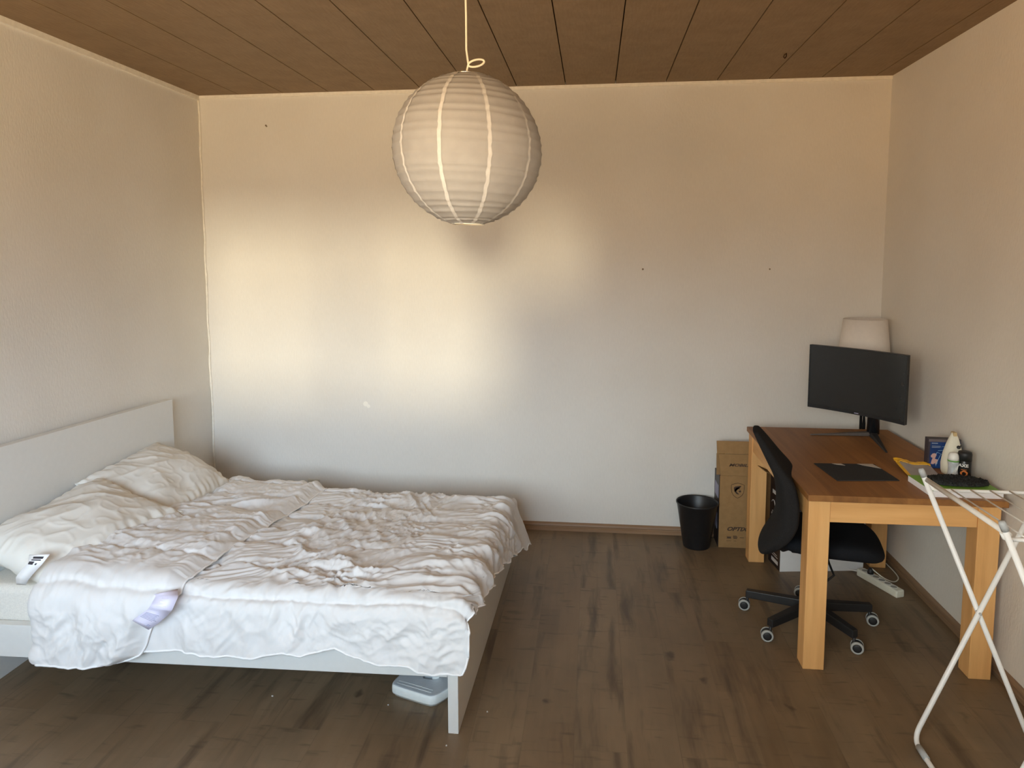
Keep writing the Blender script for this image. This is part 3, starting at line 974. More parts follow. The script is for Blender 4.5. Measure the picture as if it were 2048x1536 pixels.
# ------------------------------------------------------------------ pillows
def make_pillow(name, label, c, size, tilt, yaw, roll, seed, tagged=False):
    n = 120
    u = np.linspace(-1, 1, n)
    Ug, Vg = np.meshgrid(u, u, indexing='ij')
    w_, h_, th = size
    def side(sgn):
        e = (1 - np.abs(Ug) ** 2.6) * (1 - np.abs(Vg) ** 2.6)
        e = np.clip(e, 0, 1) ** .55
        z = sgn * th / 2 * e
        pin = .075
        X = w_ / 2 * Ug * (1 - pin * (1 - Vg ** 2) * Ug ** 2)
        Y = h_ / 2 * Vg * (1 - pin * (1 - Ug ** 2) * Vg ** 2)
        ed = np.maximum(np.abs(Ug), np.abs(Vg))
        # gathers near the seam, run towards the middle
        g1 = perlin(Ug * 9, np.sign(Vg) * 3 + Vg * .5, seed) * sstep(.62, .93, np.abs(Vg)) * (1 - sstep(.93, 1, np.abs(Vg)))
        g2 = perlin(Vg * 9, np.sign(Ug) * 5 + Ug * .5, seed + 1) * sstep(.62, .93, np.abs(Ug)) * (1 - sstep(.93, 1, np.abs(Ug)))
        z = z + sgn * .013 * (g1 + g2)
        z = z + sgn * e * (.020 * perlin(Ug * 1.6, Vg * 1.6, seed + 2) + .007 * (ridge(Ug * 1.2 + Vg * .8, Vg * 2.2 - Ug * 1.4, seed + 3, 2.0) - .4) + .003 * (ridge(Ug * 3 + Vg * 2, Vg * 5 - Ug * 2, seed + 4, 3) - .3))
        z = z + .018 * perlin(Ug * 1.2, Vg * 1.2, seed + 5) * (.4 + .6 * ed) + .05 * (np.abs(Ug * Vg)) ** 3 * perlin(Ug * 1.1 + 7, Vg * 1.1, seed + 6)
        return np.stack([X, Y, z], -1)
    R = Matrix.Rotation(yaw, 3, 'Z') @ Matrix.Rotation(tilt, 3, 'Y') @ Matrix.Rotation(roll, 3, 'X')
    Rn = np.array(R)
    bb = B()
    T, Bt = side(1), side(-1)
    for Am in (T, Bt):
        bb.grid(Am @ Rn.T + np.array(c), True)
    o = bb.build(name, 'pillow')
    # weld the two halves along the seam
    bmx = bmesh.new()
    bmx.from_mesh(o.data)
    bmesh.ops.remove_doubles(bmx, verts=bmx.verts, dist=.0008)
    bmesh.ops.recalc_face_normals(bmx, faces=bmx.faces)
    for f_ in bmx.faces:
        f_.smooth = True
    bmx.to_mesh(o.data)
    bmx.free()
    tag(o, label, 'pillow', 'pillows on the bed')
    return o
# local x = towards the foot, y = along the headboard
p1 = make_pillow('pillow', 'plump white pillow with a printed tag at the near end of the bed', (-2.235, 2.83, .585), (.50, .71, .225), math.radians(15), math.radians(-5), math.radians(5), 100)
p2 = make_pillow('pillow', 'white pillow propped on the headboard in the corner by the back wall', (-2.275, 3.475, .590), (.50, .69, .22), math.radians(26), math.radians(2), math.radians(4), 140)
pt, PA = strip([[(-2.170, 2.462, .632), (-2.090, 2.470, .634)], [(-2.165, 2.445, .606), (-2.108, 2.450, .602)], [(-2.195, 2.445, .575), (-2.150, 2.450, .560)],
                [(-2.225, 2.450, .543), (-2.180, 2.456, .528)], [(-2.240, 2.468, .505), (-2.205, 2.474, .502)]], 'pillow_tag', 'tag_white', p1)
tag_print(PA, [(.06, .12, .25, .8), (.14, .17, .2, .75), (.20, .29, .10, .42), (.24, .29, .55, .66)], pt, 'ink', (0, -.0016, .001))

# ------------------------------------------------------------------ white stand base under the bed
def stand_base():
    t = thing('stand_base', (-.68, 2.73, 0), 'white plastic stand base with a slot lying under the bed foot', 'stand')
    # rounded outline, near corners clipped
    ol = [(-.800, 2.688), (-.630, 2.628), (-.602, 2.640), (-.535, 2.735), (-.532, 2.76), (-.570, 2.86), (-.60, 2.875), (-.73, 2.878), (-.765, 2.86), (-.808, 2.72)]
    P = []
    n = len(ol)
    for i in range(n):                                   # corner cutting for soft corners
        a, b_, c_ = Vector(ol[i - 1]), Vector(ol[i]), Vector(ol[(i + 1) % n])
        for k in range(5):
            q = k / 4
            s0, s1 = b_ + (a - b_) * .28, b_ + (c_ - b_) * .28
            P.append((1 - q) ** 2 * s0 + 2 * q * (1 - q) * b_ + q * q * s1)
    cx_ = sum((p for p in P), Vector((0, 0))) / len(P)
    levels = [(.93, 0), (.95, .008), (.985, .010), (1, .016), (1, .036), (.985, .043), (.96, .046)]
    A = np.array([[(cx_.x + (p.x - cx_.x) * s, cx_.y + (p.y - cx_.y) * s, z) for p in P] for s, z in levels])
    bb = B().grid(A, True, True)
    bb.f.append(tuple(range(len(P))))
    bb.sm.append(False)
    bb.build('base_body', 'base_white', t)
    # top plate with slot (ring between outline and slot)
    slot = []
    m_ = len(P)
    for i in range(m_):
        a = math.atan2(P[i].y - cx_.y, P[i].x - cx_.x)
        ca, sa = math.cos(a), math.sin(a)
        k = (abs(ca) ** 4 + abs(sa) ** 4) ** -.25
        slot.append((-.655 + .032 * ca * k, 2.762 + .020 * sa * k))
    A = np.array([[(cx_.x + (p.x - cx_.x) * .96, cx_.y + (p.y - cx_.y) * .96, .046) for p in P],
                  [(cx_.x + (p.x - cx_.x) * .93, cx_.y + (p.y - cx_.y) * .93, .0475) for p in P],
                  [(q[0], q[1], .050) for q in slot], [(q[0], q[1], .012) for q in slot]])
    bb = B().grid(A, False, True)
    bb.f.append(tuple(3 * m_ + i for i in range(m_)))
    bb.sm.append(False)
    bb.build('top_plate', 'base_grey', t)
    bb = B()
    for k in (0, 1):
        o_ = .016 * k
        bb.tube([(-.783 + .003 * k, 2.708 + o_, .0482), (-.63 + .004 * k, 2.656 + o_, .0482)], .0012, 6)
    bb.build('groove_line', 'base_white', t)
    B().hexa([(-.650, 2.752, .013), (-.628, 2.752, .013), (-.628, 2.774, .013), (-.650, 2.774, .013),
              (-.645, 2.755, .19), (-.585, 2.755, .19), (-.585, 2.777, .19), (-.645, 2.777, .19)], .004).build('post', 'base_white', t)
stand_base()

# ------------------------------------------------------------------ wall outlet
def outlet():
    cx_, cz_ = -1.868, .245
    t = thing('wall_outlet', (cx_, YB, cz_ - .04), 'beige power outlet low on the back wall behind the bed', 'outlet')
    B().box(cx_ - .04, cx_ + .04, YB - .010, YB, cz_ - .04, cz_ + .04, .003).build('cover_plate', 'outlet', t)
    q = B().lathe([(.030, 0), (.030, .004), (.027, .004), (.0255, .0015), (0, .0013)], (cx_, YB - .0098, cz_), 28, (0, -1, 0)).build('socket', 'outlet', t)
    b = B()
    for s in (-1, 1):
        b.lathe([(0, .0012), (.004, .0012), (.004, 0)], (cx_ + s * .0095, YB - .0112, cz_), 10, (0, -1, 0))
    b.tube([(cx_ - .0225, YB - .0138, cz_ + .012), (cx_ - .027, YB - .0138, cz_), (cx_ - .0225, YB - .0138, cz_ - .012)], .0012, 6)
    b.build('pin_hole', 'plastic_hole', q)
outlet()

# ------------------------------------------------------------------ desk
DT = .783
def desk():
    t = thing('desk', (1.3, 3.66, 0), 'sturdy solid teak table used as desk along the right wall', 'desk')
    B().box(.903, 1.690, 3.045, 4.272, DT - .027, DT, .003).build('desktop', 'wood_y', t)
    for (x0, x1, y0, y1) in ((.914, 1.002, 3.071, 3.160), (1.588, 1.676, 3.071, 3.160), (.914, 1.002, 4.170, 4.258), (1.588, 1.676, 4.170, 4.258)):
        B().box(x0, x1, y0, y1, 0, DT - .0272, .003).build('leg', 'wood_z', t)
    z0, z1 = .658, DT - .0272
    B().box(1.0025, 1.5875, 3.076, 3.100, z0, z1, .002).build('apron', 'wood_x', t)
    B().box(1.0025, 1.5875, 4.230, 4.254, z0, z1, .002).build('apron', 'wood_x', t)
    B().box(.920, .944, 3.1605, 4.1695, z0, z1, .002).build('apron', 'wood_d', t)
    B().box(1.648, 1.672, 3.1605, 4.1695, z0, z1, .002).build('apron', 'wood_d', t)
desk()

# ------------------------------------------------------------------ monitor
def monitor():
    t = thing('monitor', (1.50, 4.05, DT), 'curved black computer monitor on a forked stand at the far end of the desk', 'monitor')
    Lp, Rp = Vector((1.203, 4.135, 0)), Vector((1.548, 3.715, 0))
    ax = (Rp - Lp)
    wid = ax.length
    ax.normalize()
    nrm = Vector((ax.y, -ax.x, 0)).normalized()       # facing out
    if nrm.y > 0:
        nrm = -nrm
    mid = (Lp + Rp) / 2
    zb, ztop = .937, 1.289
    def P(u, v, w):      # u along width -0.5..0.5 (m), v height, w out of the screen
        sag = .030 * (1 - (2 * u / wid) ** 2)
        p = mid + ax * u + nrm * (w - sag)
        return (p.x, p.y, v + u * .0)
    n = 24
    us = np.linspace(-wid / 2, wid / 2, n)
    def slab(v0, v1, w0, w1, u0=-wid / 2, u1=wid / 2):
        A = np.array([[P(u, v0, w0), P(u, v1, w0), P(u, v1, w1), P(u, v0, w1)] for u in np.linspace(u0, u1, n)])
        bb = B().grid(A, False, True)
        bb.f += [(3, 2, 1, 0), tuple((n - 1) * 4 + i for i in range(4))]
        bb.sm += [False, False]
        return bb
    slab(zb, ztop, -.022, -.0005).build('housing', 'black', t)
    bz = slab(zb, zb + .017, 0, .0025)
    for q in (slab(ztop - .006, ztop, 0, .0025), slab(zb + .017, ztop - .006, 0, .0025, -wid / 2, -wid / 2 + .006), slab(zb + .017, ztop - .006, 0, .0025, wid / 2 - .006, wid / 2)):
        bz.add(q.v, q.f)
    bz.build('bezel', 'black_gloss', t)
    slab(zb + .017, ztop - .006, -.0003, .0008, -wid / 2 + .006, wid / 2 - .006).build('screen', 'screen', t)
    slab(zb + .006, zb + .010, .0027, .0031, -.012, .012).build('maker_mark', 'ink_grey', t)
    A = []
    for w_, s in ((-.0225, 1), (-.05, .8), (-.07, .45)):
        A.append([P(.15 * s * math.cos(a), 1.113 + .10 * s * math.sin(a), w_) for a in np.linspace(0, 2 * PI, 24, False)])
    bb = B().grid(np.array(A), True, True)
    bb.f.append(tuple(2 * 24 + i for i in range(24)))
    bb.sm.append(False)
    bb.build('rear_bulge', 'black', t)
    c = Vector((1.5545, 4.125, 0))
    d = -nrm
    B().tube([(c.x, c.y, DT + .012), (c.x, c.y, 1.0), (c.x, c.y, 1.17)], [.033, .030, .028], 20).build('stand_column', 'black_gloss', t)
    q = c + nrm * .03
    B().box(-.03, .03, -.03, .09, 1.08, 1.15, .006, 2, Matrix.Translation((c.x, c.y, 0)) @ Matrix.Rotation(math.atan2(nrm.x, -nrm.y) + PI, 4, 'Z')).build('stand_arm', 'black', t)
    for e, m_ in ((Vector((1.212, 4.098, DT)), 'grey_metal'), (Vector((1.488, 3.760, DT)), 'black')):
        s = Vector((c.x, c.y, DT))
        dr = (e - s).normalized()
        pr = Vector((-dr.y, dr.x, 0))
        s2 = s + dr * .02
        B().hexa([s2 + pr * .024 + Vector((0, 0, .001)), s2 - pr * .024 + Vector((0, 0, .001)), e - pr * .006 + Vector((0, 0, .0005)), e + pr * .006 + Vector((0, 0, .0005)),
                  s2 + pr * .016 + Vector((0, 0, .022)), s2 - pr * .016 + Vector((0, 0, .022)), e - pr * .004 + Vector((0, 0, .006)), e + pr * .004 + Vector((0, 0, .006))], .002).build('stand_foot', m_, t)
    s = Vector((c.x, c.y, 0)) + Vector((.02, .03, 0))
monitor()

# ------------------------------------------------------------------ floor lamp behind the desk
def floor_lamp():
    cx_, cy_ = 1.573, 4.362
    t = thing('floor_lamp', (cx_, cy_, 0), 'floor lamp with white cone shade in the corner behind the monitor', 'lamp')
    B().lathe([(0, 0), (.12, 0), (.122, .006), (.118, .014), (.02, .02), (0, .02)], (cx_, cy_, 0), 40).build('lamp_base', 'black', t)
    B().tube([(cx_, cy_, .018), (cx_, cy_, 1.36)], .0075, 14).build('pole', 'pole_black', t)
    B().tube([(cx_ + .012, cy_ - .012, .86), (cx_ + .013, cy_ - .013, .80), (cx_ + .013, cy_ - .013, .765), (cx_ + .011, cy_ - .011, .74)], [.004, .009, .009, .004], 10).build('switch', 'pole_black', t)
    rt, rb, z0, z1 = .117, .148, 1.125, 1.415
    B().lathe([(rb, z0), (rt, z1), (rt - .002, z1), (rb - .002, z0), (rb, z0)], (cx_, cy_, 0), 64).build('lamp_shade', 'shade', t)
    b = B()
    for k in range(3):
        a = 2 * PI * k / 3
        b.tube([(cx_, cy_, 1.36), (cx_ + (rt + .001) * math.cos(a), cy_ + (rt + .001) * math.sin(a), 1.400)], .002, 6)
    b.build('shade_ring', 'black', t)
floor_lamp()

# ------------------------------------------------------------------ things on the desk
# mouse mat
b = B().hexa([(1.062, 3.520, DT), (1.085, 3.253, DT), (1.360, 3.283, DT), (1.345, 3.535, DT),
              (1.062, 3.520, DT + .004), (1.085, 3.253, DT + .004), (1.360, 3.283, DT + .004), (1.345, 3.535, DT + .004)], .0015)
mm = tag(b.build('desk_mat', 'pad'), 'thin dark grey mat lying flat on the desk in front of the monitor', 'mat')
for q in ([(1.145, 3.521), (1.162, 3.500), (1.198, 3.492), (1.188, 3.523)], [(1.262, 3.527), (1.280, 3.505), (1.348, 3.455), (1.336, 3.530)]):
    B().prism(q, DT + .0041, DT + .0048, lambda u, v, w: (u, v, w)).build('glare_patch', 'pad_pale', mm)  # glare along the mat's back edge, painted as pale shapes

# green-covered paper pad
def pad():
    t = thing('paper_pad', (1.55, 3.19, DT), 'thick white paper pad with green cover at the near corner of the desk', 'notebook')
    xf = Matrix.Translation((1.400, 3.072, DT)) @ Matrix.Rotation(math.radians(1.0), 4, 'Z')
    B().box(0, .283, 0, .215, 0, .026, .001, 1, xf).build('pages', 'paper', t)
    B().box(-.001, .284, -.001, .216, .0262, .0275, .0004, 1, xf).build('cover', 'green', t)
pad()
# black shaggy pad on it
n = 90
A = []
for i in range(n):
    th = PI * i / (n - 1)
    row = []
    for j in range(160):
        ph = 2 * PI * j / 160
        x_, y_ = math.sin(th) * math.cos(ph), math.sin(th) * math.sin(ph)
        s = 1 + .10 * float(ridge(x_ * 7 + 3, y_ * 5, 201, 1.3)) * math.sin(th) + .10 * float(perlin(x_ * 13, y_ * 9, 202))
        z = math.cos(th)
        hz = (.015 * z if z > 0 else .006 * z)
        hz += (.010 * float(ridge(x_ * 9, y_ * 7, 203, 1.5)) + .006 * float(perlin(x_ * 22, y_ * 18, 204))) * (1 if z > 0 else 0) * min(1, z * 3)
        row.append((1.548 + .116 * x_ * s - .01 * y_, 3.185 + .060 * y_ * s, DT + .0275 + .0065 + hz))
    A.append(row)
tag(B().grid(np.array(A), True, True).build('shaggy_pad', 'fuzz'), 'black shaggy oval cloth pad lying on the green paper pad', 'cloth')

# yellow-edged film folder
def folder():
    t = thing('film_pouch', (1.51, 3.44, DT), 'yellow edged grey film pouch lying behind the green paper pad', 'pouch')
    C4 = [Vector((1.452, 3.572, DT + .0015)), Vector((1.432, 3.335, DT + .003)), Vector((1.545, 3.318, DT + .0035)), Vector((1.640, 3.412, DT + .0015))]
    C4 = [Vector((1.440, 3.560, 0)), Vector((1.424, 3.322, 0)), Vector((1.560, 3.312, 0)), Vector((1.585, 3.520, 0))]
    def Q(u, v):   # u across, v front->back
        a = C4[1] * (1 - u) + C4[2] * u
        b_ = C4[0] * (1 - u) + C4[3] * u
        p = a * (1 - v) + b_ * v
        z = DT + .003 + .012 * v ** 2 + .010 * v * (1 - u) + .004 * math.sin(u * 9) * v
        if v < .15:
            z = DT + .003
        return Vector((p.x, p.y, z))
    def sheet(u0, u1, v0, v1, th, dz, nm, mt_, wav=0):
        A = []
        us, vs = np.linspace(u0, u1, 14), np.linspace(v0, v1, 14)
        up = np.array([[tuple(Q(u, v) + Vector((0, 0, dz + wav * float(perlin(u * 9, v * 9, 77))))) for v in vs] for u in us])
        dn = up - np.array([0, 0, th])
        bb = B().grid(up, True).grid(dn, True)
        rim = [up[0, :], up[:, -1], up[-1, ::-1], up[::-1, 0]]
        rim = np.concatenate(rim, 0)
        bb.grid(np.stack([rim, rim - np.array([0, 0, th])], 0), False)
        return bb.build(nm, mt_, t)
    sheet(0.10, 1.0, 0, .86, .0015, .0006, 'film', 'grey_film')
    sheet(0, .095, 0, .86, .002, .0010, 'edge_strip', 'yellow')
    sheet(0, 1.0, .865, 1.0, .004, .004, 'edge_roll', 'yellow', .006)
folder()

# blue box
def blue_box():
    t = thing('product_box', (1.62, 3.52, DT), 'small dark blue printed box standing upright by the right wall', 'box')
    xf = Matrix.Translation((1.572, 3.505, DT)) @ Matrix.Rotation(math.radians(-4), 4, 'Z')
    w_, d_, h_ = .140, .045, .141
    B().box(0, w_, 0, d_, 0, h_, .0008, 1, xf).build('carton', 'blue_dark', t)
    def F(u, v, w):
        return tuple(xf @ Vector((u, -w - .0004, v)))
    B().box(.008, w_ - .002, -.0006, -.0001, .002, h_ - .014, 0, 1, xf).build('front_print', 'blue', t)
    B().box(.001, w_ - .001, -.0008, -.0001, h_ - .0135, h_ - .001, 0, 1, xf).build('top_band', 'blue_top', t)
    b = B()
    for poly in ([(.042, .086), (.060, .088), (.072, .094), (.076, .110)], [(.038, .076), (.034, .062)], [(.038, .079), (.056, .070), (.050, .056), (.044, .040), (.040, .022)],
                 [(.056, .070), (.068, .072)], [(.060, .106), (.085, .106)], [(.040, .030), (.036, .012)]):
        b.tube([F(u, v, .0006) for u, v in poly], .0011, 6)
    b.build('line_print', 'blue_line', t)
    pk = [(.012, .060), (.020, .071), (.031, .073), (.038, .066), (.033, .054), (.031, .046), (.046, .042), (.040, .032), (.043, .024), (.034, .018), (.033, .026), (.024, .020), (.014, .022), (.017, .038), (.021, .050), (.014, .053)]
    B().prism(pk, .0003, .0012, lambda u, v, w: F(u, v, w)).build('pink_print', 'pink', t)
    for (u0, u1, v0, v1) in ((.014, .040, .118, .123), (.015, .052, .107, .109), (.015, .056, .103, .105), (.015, .050, .099, .101), (.080, .086, .114, .121)):
        B().prism([(u0, v0), (u1, v0), (u1, v1), (u0, v1)], .0003, .0010, lambda u, v, w: F(u, v, w)).build('text_line', 'ink_pale', t)
blue_box()

# upright iron
def iron():
    t = thing('clothes_iron', (1.647, 3.437, DT), 'white pointed iron standing upright between the blue box and the spray can', 'iron')
    c = Vector((1.647, 3.437))
    A = []
    hs = .188
    zs = np.linspace(0, 1, 40)
    for q in zs:
        lw = np.interp(q, [0, .08, .25, .5, .7, .85, .96, 1], [.048, .055, .058, .051, .038, .025, .014, .009])
        rw = np.interp(q, [0, .08, .25, .5, .7, .85, .96, 1], [.050, .050, .049, .043, .032, .022, .012, .008])
        d = np.interp(q, [0, .2, .5, .8, 1], [.062, .058, .040, .020, .006])
        row = []
        for j in range(40):
            a = 2 * PI * j / 40
            ca, sa = math.cos(a), math.sin(a)
            k = (abs(ca) ** 2.6 + abs(sa) ** 2.6) ** (-1 / 2.6)
            ww = rw if ca > 0 else lw
            yy = (d if sa < 0 else .012) * sa * k
            row.append((c.x + .010 * q + ww * ca * k * .86, c.y + yy + .014 * q, DT + hs * q))
        A.append(row)
    bb = B().grid(np.array(A), True, True)
    m_ = 40
    bb.f += [tuple(range(m_))[::-1], tuple((len(zs) - 1) * m_ + j for j in range(m_))]
    bb.sm += [False, False]
    bb.build('iron_body', 'plastic_cream', t)
    B().box(c.x + .001, c.x + .0175, c.y - .0005, c.y + .030, DT + hs * .905, DT + hs * 1.004, .003).build('iron_tip', 'iron_tan', t)
    b = B()
    b.lathe([(0, .0035), (.007, .003), (.008, 0), (.008, -.004)], (c.x + .013, c.y - .029, DT + .128), 16, (0, -1, .25))
    b.tube([(c.x + .008, c.y - .034, DT + .123), (c.x + .014, c.y - .032, DT + .130), (c.x + .022, c.y - .028, DT + .135)], .003, 8)
    b.build('filler_hole', 'black', t)
iron()

def roll_on():
    c = (1.606, 3.338, DT)
    t = thing('deodorant_stick', c, 'white deodorant stick with a green band standing left of the black can', 'bottle')
    B().lathe([(0, 0), (.021, 0), (.0225, .004), (.0215, .02), (.0190, .045), (.0200, .065), (.0225, .078), (.0225, .082), (0, .082)], c, 28).build('bottle_body', 'deo', t)
    B().lathe([(0, .0825), (.0230, .0825), (.0232, .088), (0, .088)], c, 28).build('green_band', 'deo_green', t)
    B().lathe([(0, .0885), (.0225, .0885), (.0220, .098), (.0195, .112), (.015, .120), (.006, .1225), (0, .1227)], c, 28).build('cap', 'plastic_white', t)
    b = B()
    for k in range(4):
        a = -2.2 + k * .35
        b.tube([(c[0] + .0208 * math.cos(a + q * .5), c[1] + .0208 * math.sin(a + q * .5), DT + .02 + .03 * q + .008 * k) for q in np.linspace(0, 1, 8)], .0012, 6)
    b.build('label_print', 'plastic_white', t)
roll_on()

def spray():
    c = (1.652, 3.335, DT)
    R_ = .0275
    t = thing('spray_can', c, 'black spray can with an orange ring standing close to the right wall', 'can')
    B().lathe([(0, 0), (R_ - .002, 0), (R_, .002), (R_, .088), (R_ - .001, .090), (0, .090)], c, 36).build('can_body', 'can', t)
    B().lathe([(0, .0905), (R_ + .0005, .0905), (R_ + .0007, .118), (R_ - .002, .128), (.012, .132), (0, .132)], c, 36).build('cap', 'black', t)
    B().lathe([(R_ - .001, .0012), (R_ + .0006, .001), (R_ + .0006, .0035), (R_ - .001, .0035)], c, 36).build('rim', 'silver', t)
    a0 = math.radians(-112)
    def wrap(u, v, w):
        a = a0 + u / R_
        return (c[0] + (R_ + .0003 + w) * math.cos(a), c[1] + (R_ + .0003 + w) * math.sin(a), DT + v)
    b = B()
    text_faces('AXE', .0185, 0, .0006, .0004, lambda u, v, w: wrap(u * 1.15 - .006, v + .064, w), b, 'CENTER')
    b.build('brand_print', 'ink_white', t)
    b = B()
    for rr, k in ((.0115, 40), (.0135, 30), (.0092, 26)):
        b.tube([wrap(-.002 + rr * (1 + .07 * math.sin(5 * q + rr * 900)) * math.cos(q), (.034) + rr * (1 + .07 * math.cos(4 * q + rr * 500)) * math.sin(q), .0004) for q in np.linspace(0, 2 * PI, k, False)], .0013, 6, True)
    b.tube([wrap(-.014 + .004 * q, .052 + .0008 * math.sin(q * 9), .0003) for q in np.linspace(0, 5.5, 12)], .0009, 6)
    b.build('ring_print', 'orange', t)
spray()

# ------------------------------------------------------------------ office chair
def chair():
    cx_, cy_ = 1.062, 3.470
    yaw = math.radians(-13.0)
    t = thing('office_chair', (cx_, cy_, 0), 'black swivel office chair with curved fabric back pushed under the desk', 'chair')
    fx, fy = math.cos(yaw), math.sin(yaw)
    def Wd(d, w, z):       # forward, left-right (towards far side positive), up
        return (cx_ + d * fx - w * fy, cy_ + d * fy + w * fx, z)
    # backrest: profile d(z), wrapped sideways
    zz = [.405, .43, .455, .512, .578, .672, .766, .820, .912, .962]
    dd = [-.246, -.232, -.212, -.172, -.148, -.146, -.166, -.204, -.258, -.290]
    th = [.034, .058, .076, .086, .088, .086, .078, .058, .044, .026]
    n, m_ = 40, 26
    Zs = np.linspace(.405, .962, n)
    D_, T_ = np.interp(Zs, zz, dd), np.interp(Zs, zz, th)
    k_ = np.array([.25, .5, .25])
    for _ in range(3):
        D_[1:-1] = np.convolve(D_, k_, 'valid')
        T_[1:-1] = np.convolve(T_, k_, 'valid')
    def half(Z):
        e = np.clip((Z - .405) / .58, 0, 1)
        return .205 * (1 - np.abs(2 * e - 1) ** 5 * .45) * (1 - .50 * sstep(.52, 1.02, e))
    A = []
    for i in range(n):
        hw = half(Zs[i])
        row = []
        for j in range(m_):
            a = 2 * PI * j / m_
            ca, sa = math.cos(a), math.sin(a)
            k = (abs(ca) ** 5 + abs(sa) ** 5) ** -.2
            wv = hw * ca * k
            dv = D_[i] + .010 + T_[i] / 2 * sa * k * 1.0 + .022 * (wv / .2) ** 2
            q = Wd(dv, wv, Zs[i])
            row.append((q[0] - .043, q[1] - .175, q[2] + .030))
        A.append(row)
    bb = B().grid(np.array(A), True, True)
    bb.f += [tuple(range(m_)), tuple((n - 1) * m_ + j for j in range(m_))]
    bb.sm += [True, True]
    bb.build('backrest', 'mesh', t, 1)
    # seat: waterfall cushion
    A = []
    L_ = np.linspace(-1, 1, 34)
    for i in range(34):
        row = []
        for j in range(40):
            a = 2 * PI * j / 40
            ca, sa = math.cos(a), math.sin(a)
            row.append((ca, sa))
        A.append(row)
    prof = [(0, -.040), (.55, -.040), (.88, -.034), (.985, -.012), (1, .004), (.97, .022), (.85, .036), (.55, .040), (.25, .034), (0, .032)]
    rows = []
    for (s, h) in prof:
        row = []
        for j in range(56):
            a = 2 * PI * j / 56
            ca, sa = math.cos(a), math.sin(a)
            k = (abs(ca) ** 3.4 + abs(sa) ** 3.4) ** (-1 / 3.4)
            dv, wv = .235 * s * ca * k + .035, .232 * s * sa * k
            hz = .452 + h - .030 * max(0, (dv - .12) / .15) ** 2 + .012 * (wv / .23) ** 2 * (1 if h > 0 else .3)
            q = Wd(dv, wv, hz)
            row.append((q[0] + .008, q[1] - .055, q[2] + .014))
        rows.append(row)
    B().grid(np.array(rows), True, True).build('seat', 'seat', t, 1)
    # back bracket, mechanism, column, lever
    B().tube([Wd(-.06, 0, .40), Wd(-.14, -.07, .392), Wd(-.185, -.14, .45), Wd(-.185, -.15, .53)], [.018, .018, .016, .012], 12).build('back_bracket', 'black', t)
    q = B()
    q.hexa([Wd(-.10, -.07, .372), Wd(.10, -.07, .372), Wd(.10, .07, .372), Wd(-.10, .07, .372), Wd(-.12, -.08, .411), Wd(.12, -.08, .411), Wd(.12, .08, .411), Wd(-.12, .08, .411)], .006)
    q.build('tilt_mechanism', 'black', t)
    B().lathe([(0, .11), (.025, .11), (.025, .25), (.015, .252), (.015, .375), (0, .375)], (cx_, cy_, 0), 24).build('gas_column', 'black_gloss', t)
    B().tube([Wd(.05, -.06, .392), Wd(.055, -.165, .385), Wd(.075, -.200, .345), Wd(.03, -.235, .315)], .0055, 8).build('lever', 'black', t)
    # five-star base and castors
    st = B().lathe([(0, .075), (.048, .075), (.050, .115), (.036, .128), (.026, .130), (0, .130)], (cx_, cy_, 0), 28).build('base_hub', 'black', t)
    arms = [(157, .318), (217, .308), (297, .280), (6, .300), (82, .300)]
    rols = [257, 262, 252, 256, 70]
    for (ad, ln), rl in zip(arms, rols):
        a = math.radians(ad)
        dr = Vector((math.cos(a), math.sin(a), 0))
        pr = Vector((-dr.y, dr.x, 0))
        c = Vector((cx_, cy_, 0))
        s, e = c + dr * .03, c + dr * (ln - .012)
        Zv = lambda z: Vector((0, 0, z))
        B().hexa([s - pr * .021 + Zv(.078), s + pr * .021 + Zv(.078), e + pr * .017 + Zv(.068), e - pr * .017 + Zv(.068),
                  s - pr * .021 + Zv(.122), s + pr * .021 + Zv(.122), e + pr * .016 + Zv(.106), e - pr * .016 + Zv(.106)][0:4][::-1] +
                 [e - pr * .016 + Zv(.106), e + pr * .016 + Zv(.106), s + pr * .021 + Zv(.122), s - pr * .021 + Zv(.122)], .004).build('base_arm', 'black', t)
        # castor: twin wheels whose axle points about towards the camera
        p = c + dr * (ln - .018)
        ra = math.radians(rl)
        axv = Vector((math.cos(ra), math.sin(ra), 0))
        off = Vector((-axv.y, axv.x, 0)) * (.014 if dr.dot(Vector((-axv.y, axv.x, 0))) > 0 else -.014)
        wc = p + off * 1.0
        cs = B()
        cs.lathe([(0, .0285), (.007, .0285), (.007, .072), (0, .072)], (p.x, p.y, 0), 12)
        cs.lathe([(0, -.0175), (.0245, -.0175), (.0262, -.014), (.0262, .010), (0, .010)], (wc.x, wc.y, .0285), 24, axv)
        co = cs.build('castor', 'black', t)
        for sg in (-1, 1):
            w0 = wc + axv * (sg * .0145)
            B().lathe([(.0195, -.0040), (.0272, -.0040), (.0280, -.002), (.0280, .003), (.0265, .0070), (.0195, .0075), (.0195, -.0040)], (w0.x, w0.y, .0282), 28, axv * sg).build('tyre', 'tyre', co)
            B().lathe([(0, -.0072), (.0193, -.0068), (.0193, .0068), (.012, .0085), (0, .0088)], (w0.x, w0.y, .0282), 24, axv * sg).build('wheel_hub', 'black', co)
chair()

# ------------------------------------------------------------------ waste basket
def basket():
    c = (.645, 4.385, 0)
    pr = [(0, .004), (.074, .004), (.076, 0), (.079, 0), (.081, .006), (.122, .268), (.127, .272), (.1275, .279), (.1245, .281), (.121, .276), (.1185, .268), (.078, .010), (0, .010)]
    tag(B().lathe(pr, c, 56).build('waste_basket', 'bin'), 'black plastic waste basket on the floor against the back wall', 'basket')
basket()

